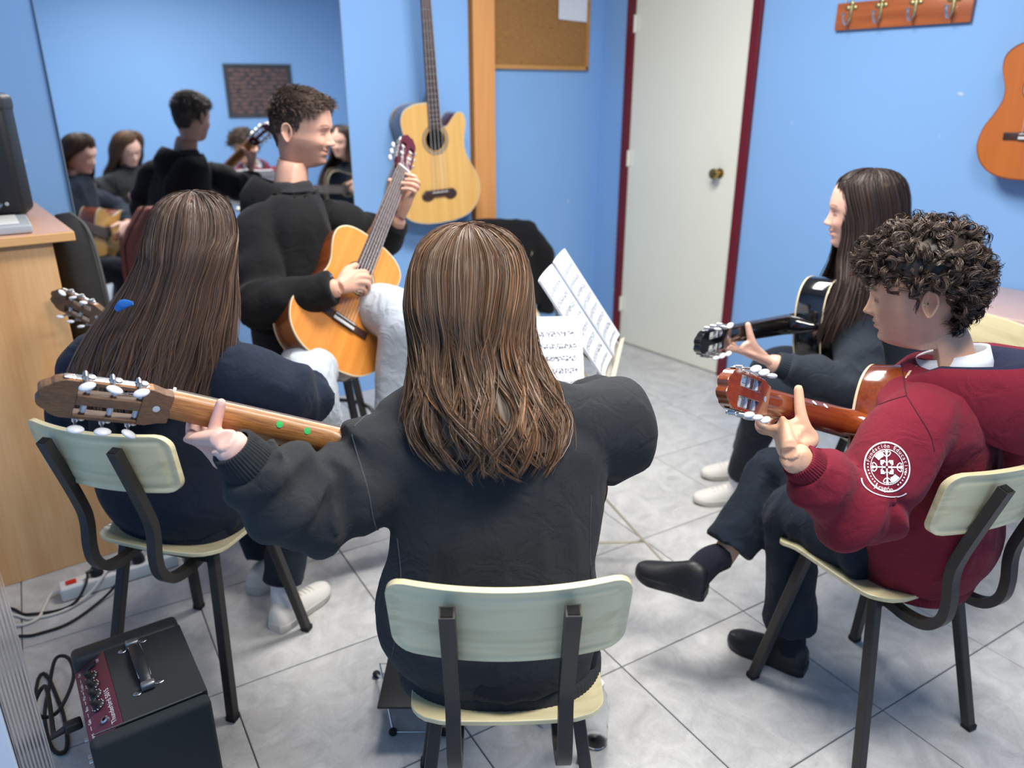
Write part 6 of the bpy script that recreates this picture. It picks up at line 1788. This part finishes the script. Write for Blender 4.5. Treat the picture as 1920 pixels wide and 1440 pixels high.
mb = MB(); mb.rbox((0, (-.132 - HY) / 2, (HZ + .012) / 2), (2 * HX, HY - .132, HZ - .012), .012); mb.build('front_cheek', 'black_cloth_grille', am, world=False)
mb = MB(); mb.sqtube([(-HX + .01, -.134, HZ + .0006), (HX - .01, -.134, HZ + .0006)], .002, .003, ref=(0, 0, 1)); mb.build('piping', 'amp_silver', am, smooth=False, world=False)
ex, ey = nrm(V(.064, 0, .036)), V(0, 1, 0); en = np.cross(ex, ey)
if en[2] < 0: en = -en
def pp(u_, v_, l=0.0): return V(-HX, 0, HZ - .036) + ex * u_ + ey * v_ + en * l
Rp = np.stack([ex, ey, en], 1); LU = math.hypot(.064, .036)
mb = MB(); mb.rbox(pp(LU / 2, -.007, .001), (LU - .003, .246, .003), .001, Rp); pn = mb.build('control_panel', 'amp_maroon', am, world=False)
mb = MB(); mb.rbox(pp(.036, .098, .004), (.026, .015, .006), .002, Rp); mb.build('power_switch', 'black_plastic', pn, world=False)
for v_ in (.062, .030, -.002, -.036):
    mb = MB(); mb.lathe([(0, .0026), (.0125, .0026), (.0135, .005), (.0105, .0085), (.0078, .010), (.0066, .022), (.0055, .024), (0, .024)], pp(.036, v_), en, 24); kn = mb.build('knob', 'black_plastic', pn, world=False)
    mb = MB()
    for q in range(11):
        a = q / 11 * 6.283; d = ex * math.cos(a) + ey * math.sin(a); mb.rbox(pp(.036, v_, .0062) + d * .0122, (.0016, .0016, .004), .0004, Rp)
    mb.build('dial_marks', 'white_ink', kn, smooth=False, world=False)
mb = MB(); mb.lathe([(.0045, .003), (.0085, .0026), (.0085, .006), (.006, .008), (.0045, .008), (.0045, .004)], pp(.042, -.088), en, 18, cap=False); mb.build('input_jack', 'steel', pn, world=False)
def panel_text(s, u_, v_, size):
    v, f = text_verts(s, size); sh = .18
    q = np.array([pp(u_ - y, v_ + x + y * sh, .0029) for x, y, _ in v]); mesh_obj('lettering', q, f, 'white_ink', pn, smooth=False, world=False)
panel_text('Thunderbird 5015', .062, -.060, .0150)
for s_, v_ in (('Input', -.104), ('Gain', -.058), ('Bass', -.016), ('Mid', .020), ('Treble', .056), ('On', .100)): panel_text(s_, .0135, v_, .0088)
panel_text('Off', .058, .100, .0088); panel_text('Power', .021, .050, .0050)
for v_ in (-.038, .003, .036, .078, -.078):
    mb = MB(); mb.box(pp(.011, v_, .003), (.0006, .012, .0006), Rp); mb.build('scale_line', 'white_ink', pn, smooth=False, world=False)
hy0, hy1, hx = .098, -.058, .008
mb = MB(); mb.tube([(hx, hy0, HZ + .007), (hx + .001, hy0 - .03, HZ + .016), (hx + .002, (hy0 + hy1) / 2, HZ + .020), (hx + .003, hy1 + .03, HZ + .016), (hx + .004, hy1, HZ + .007)], np.array([(.010, .003), (.012, .004), (.0135, .005), (.012, .004), (.010, .003)]), 16, sub=26, ref=(1, 0, 0)); hdl = mb.build('carry_handle', 'black_leather', am, world=False)
for s in (-1, 1):
    mb = MB(); mb.tube([(hx + .001 + s * .0115, hy0 - .02, HZ + .0150), (hx + .002 + s * .0125, (hy0 + hy1) / 2, HZ + .0205), (hx + .003 + s * .0115, hy1 + .02, HZ + .0150)], .0006, 5, sub=16); mb.build('stitching', 'grey_plastic', hdl, world=False)
for yy in (hy0, hy1):
    xx = hx if yy > 0 else hx + .004
    mb = MB(); mb.rbox((xx, yy, HZ + .008), (.028, .018, .016), .005); cp_ = mb.build('handle_cap', 'amp_silver', am, world=False)
    for s in (-1, 1):
        mb = MB(); mb.ell((xx + s * .022, yy + s * .006, HZ + .001), (.009, .006, .0015)); mb.lathe([(0, 0), (.004, 0), (.0035, .002), (0, .0025)], (xx + s * .022, yy + s * .006, HZ + .002), (0, 0, 1), 10); mb.build('screw_plate', 'steel', cp_, world=False)
for sx in (-1, 1):
    for sy in (-1, 1):
        mb = MB(); mb.lathe([(0, 0), (.012, 0), (.014, .012), (0, .013)], (sx * .085, sy * .14, 0), (0, 0, 1), 14); mb.build('foot', 'rubber', am, world=False)
for v_ in (-.105, -.09, -.04):
    mb = MB(); mb.lathe([(0, 0), (.004, 0), (.004, .008), (0, .008)], (-HX, v_, .27), (-1, 0, 0), 10); mb.build('side_screw', 'steel', am, world=False)

# mains cord of the amplifier
pc_ = thing('mains_cable', 'black mains cord looping from the amplifier to the floor', 'cable', (0.0, 1.45, 0))
pl0 = V(AX, AY, 0) + V(-HX - .003, .045, .255)
mb = MB(); mb.rbox(pl0 + V(-.018, 0, 0), (.034, .024, .02), .005); mb.tube([pl0 + V(-.03, 0, 0), pl0 + V(-.062, -.004, -.006)], [.008, .005], 10); mb.build('plug', 'black_plastic', pc_)
pts = [pl0 + V(-.055, -.004, -.005), atz(86, 1288, .22), atz(64, 1322, .17), atz(80, 1345, .12), atz(112, 1330, .10), atz(138, 1270, .08), atz(128, 1234, .07), atz(104, 1236, .06), atz(92, 1290, .035), atz(84, 1345, .012), atz(96, 1400, .006), atz(118, 1412, .006), atz(126, 1385, .006), atz(112, 1320, .006), atz(74, 1268, .006), V(-.12, 1.72, .006), V(-.35, 1.85, .006), V(-.58, 1.9, .006)]
mb = MB(); mb.tube(pts, .0048, 8, sub=140); mb.build('cable', 'rubber', pc_)

# power strip and the leads plugged into it
ps = thing('power_strip', 'white power strip with a red switch at the foot of the cabinet', 'power strip', (.26, 2.53, 0))
a, b = atz(112, 1108, .03), atz(330, 1040, .03); dx = nrm((b - a) * V(1, 1, 0)); Rz = np.stack([dx, V(-dx[1], dx[0], 0), V(0, 0, 1)], 1)
L_ = np.linalg.norm(b - a); cm = (a + b) / 2 * V(1, 1, 0)
mb = MB(); mb.rbox(cm + V(0, 0, .024), (L_, .058, .046), .007, Rz); mb.build('body', 'white_plastic', ps)
s0 = a * V(1, 1, 0) + dx * .035
mb = MB(); mb.rbox(s0 + V(0, 0, .049), (.030, .022, .008), .003, Rz); mb.build('rocker_switch', 'switch_red', ps)
for k in range(4):
    q = s0 + dx * (.075 + .062 * k); mb = MB(); mb.lathe([(.018, .0472), (.020, .0478), (.0, .0478)], q, (0, 0, 1), 20, cap=False); mb.build('socket', 'grey_plastic', ps)
def lead(label, k, material, pixpts, plug_m):
    q = s0 + dx * (.075 + .062 * k); t = thing('plug_lead', label, 'cable', q)
    mb = MB(); mb.lathe([(0, .048), (.019, .048), (.020, .060), (.015, .075), (.009, .082), (0, .083)], q, (0, 0, 1), 18); mb.tube([q + V(0, 0, .07), q + V(-.03, -.015, .072)], [.008, .005], 10); mb.build('plug', plug_m, t)
    P = [q + V(-.025, -.013, .072)] + [atz(x, y, z_) for x, y, z_ in pixpts] + [V(-.35, 2.25 - .06 * k, .005), V(-.58, 2.30 - .07 * k, .005)]
    mb = MB(); mb.tube(P, .0042, 8, sub=60); mb.build('cable', material, t)
lead('thin black lead from the middle of the power strip', 0, 'rubber', [(160, 1098, .05), (142, 1128, .02), (110, 1144, .006), (50, 1152, .005), (-10, 1150, .005)], 'black_plastic')
lead('white lead curving from the power strip', 1, 'white_cable', [(190, 1085, .05), (165, 1115, .02), (120, 1145, .006), (60, 1160, .005), (-10, 1165, .005)], 'white_plastic')
lead('long black lead from the far end of the power strip', 2, 'rubber', [(222, 1090, .04), (190, 1125, .01), (130, 1168, .006), (66, 1190, .005), (-10, 1210, .005)], 'black_plastic')
wl = thing('strip_cord', 'white cord leaving the near end of the power strip', 'cable', a * V(1, 1, 0))
mb = MB(); mb.tube([a * V(1, 1, 0) + V(0, 0, .022) + dx * .006, atz(98, 1112, .018), atz(84, 1135, .006), atz(72, 1158, .006), atz(40, 1172, .006), atz(-20, 1180, .006), V(-.35, 2.34, .006), V(-.58, 2.4, .006)], .0046, 8, sub=40); mb.build('cable', 'white_cable', wl)

# bags by the mirror
gb = thing('gig_bag', 'black padded gig bag standing between the cabinet and the mirror', 'gig bag', (.42, 3.05, 0))
mb = MB(); bp = [(.415, 3.10, .04), (.415, 3.10, .5), (.41, 3.11, .9), (.405, 3.115, 1.05), (.40, 3.12, 1.10)]
mb.tube(bp, np.array([(.060, .15), (.062, .16), (.058, .13), (.050, .105), (.02, .05)]), 28, sub=40, ref=(1, 0, 0), power=3.2); mb.build('body', 'bag_cloth', gb, sharp=0)
for s, yy in ((1, -.10), (1, -.02)):
    mb = MB(); mb.tube([(.478, 3.10 + yy, .06), (.478, 3.10 + yy, .5), (.470, 3.11 + yy, .9), (.455, 3.115 + yy * .9, 1.05), (.42, 3.12 + yy * .5, 1.105)], .006, 8, sub=30); mb.build('piping', 'bag_trim', gb)
tc_ = thing('terracotta_case', 'terracotta coloured case leaning by the mirror behind the long hair', 'case', (.72, 3.1, 0))
mb = MB(); cc = at(318, 470, 3.0); o_ = np.array([(-.11, -.86), (.13, -.86), (.14, -.2), (.14, .10), (.10, .145), (.03, .15), (-.05, .06), (-.105, -.02), (-.115, -.15)])
Mx = np.eye(4); Mx[:3, 0] = HR; Mx[:3, 1] = V(0, 0, 1); Mx[:3, 2] = -CH_; Mx[:3, 3] = V(cc[0], cc[1], 0.845)
mb.prism(o_ * V(1, .97), -.05, .05, Mx); mb.build('shell', 'terracotta_cloth', tc_, smooth=False, bevel=.018)
mb = MB(); v0 = np.array([(x, y * .97, .0) for x, y in o_]); mb.tube(np.array([Mx[:3, :3] @ (V(*q)) + Mx[:3, 3] for q in np.vstack([v0, v0[:1]])]) + 0, .004, 6); mb.build('seam_band', 'bag_cloth', tc_)

# foot rest and bottle under the front girl
fr = thing('foot_rest', 'folding wire foot rest with black rubber feet under the front girl', 'foot rest', atz(760, 1320, 0))
f1, f2 = atz(737, 1372, .008), atz(706, 1264, .008); dxx = nrm(V(.62, -.30, 0) if False else CR * V(1, 1, 0)); wdt = .115
for a_ in (f1, f2):
    b_ = a_ + dxx * wdt * 1.1
    other = f2 if a_ is f1 else f1; top_z = .115 if a_ is f1 else .125
    hi = lambda q: V(*(q[:2] * .5 + other[:2] * .5 + (dxx[:2] * wdt * .5 if False else 0)), 0)
    mid = (f1 + f2) / 2
    mb = MB(); ta_ = a_ * .35 + (mid * 2 - a_) * .65; tb_ = ta_ + dxx * wdt * 1.1
    mb.tube([a_, V(ta_[0], ta_[1], .105), V(tb_[0], tb_[1], .105), b_, a_], .0032, 8); lg = mb.build('wire_leg', 'steel', fr, sharp=30)
    for q in (a_, b_):
        mb = MB(); mb.ell(q, (.011, .011, .010)); mb.build('foot_tip', 'rubber', lg)
mid = (f1 + f2) / 2 + dxx * wdt * .55
mb = MB(); mb.rbox(V(mid[0], mid[1], .110), (.26, .11, .006), .002, np.stack([CH_, -dxx, V(0, 0, 1)], 1) * V(1, 1, 1)); mb.build('plate', 'black_plastic', fr)
bt = atz(1116, 1392, 0)
bo = thing('water_bottle', 'clear plastic water bottle standing under the front chair', 'bottle', bt)
mb = MB(); mb.lathe([(0, .002), (.026, .002), (.030, .008), (.030, .05), (.027, .06), (.030, .07), (.030, .12), (.022, .15), (.012, .165), (.012, .172), (.010, .172), (.010, .166), (.020, .149), (.028, .12), (.028, .07), (.0255, .06), (.028, .05), (.028, .01), (0, .006)], bt, (0, 0, 1), 28, cap=False); mb.build('shell', 'clear_plastic', bo)
mb = MB(); mb.lathe([(.0, .186), (.014, .186), (.0145, .170), (.0135, .169)], bt, (0, 0, 1), 20, cap=False); mb.build('cap', 'white_plastic', bo)
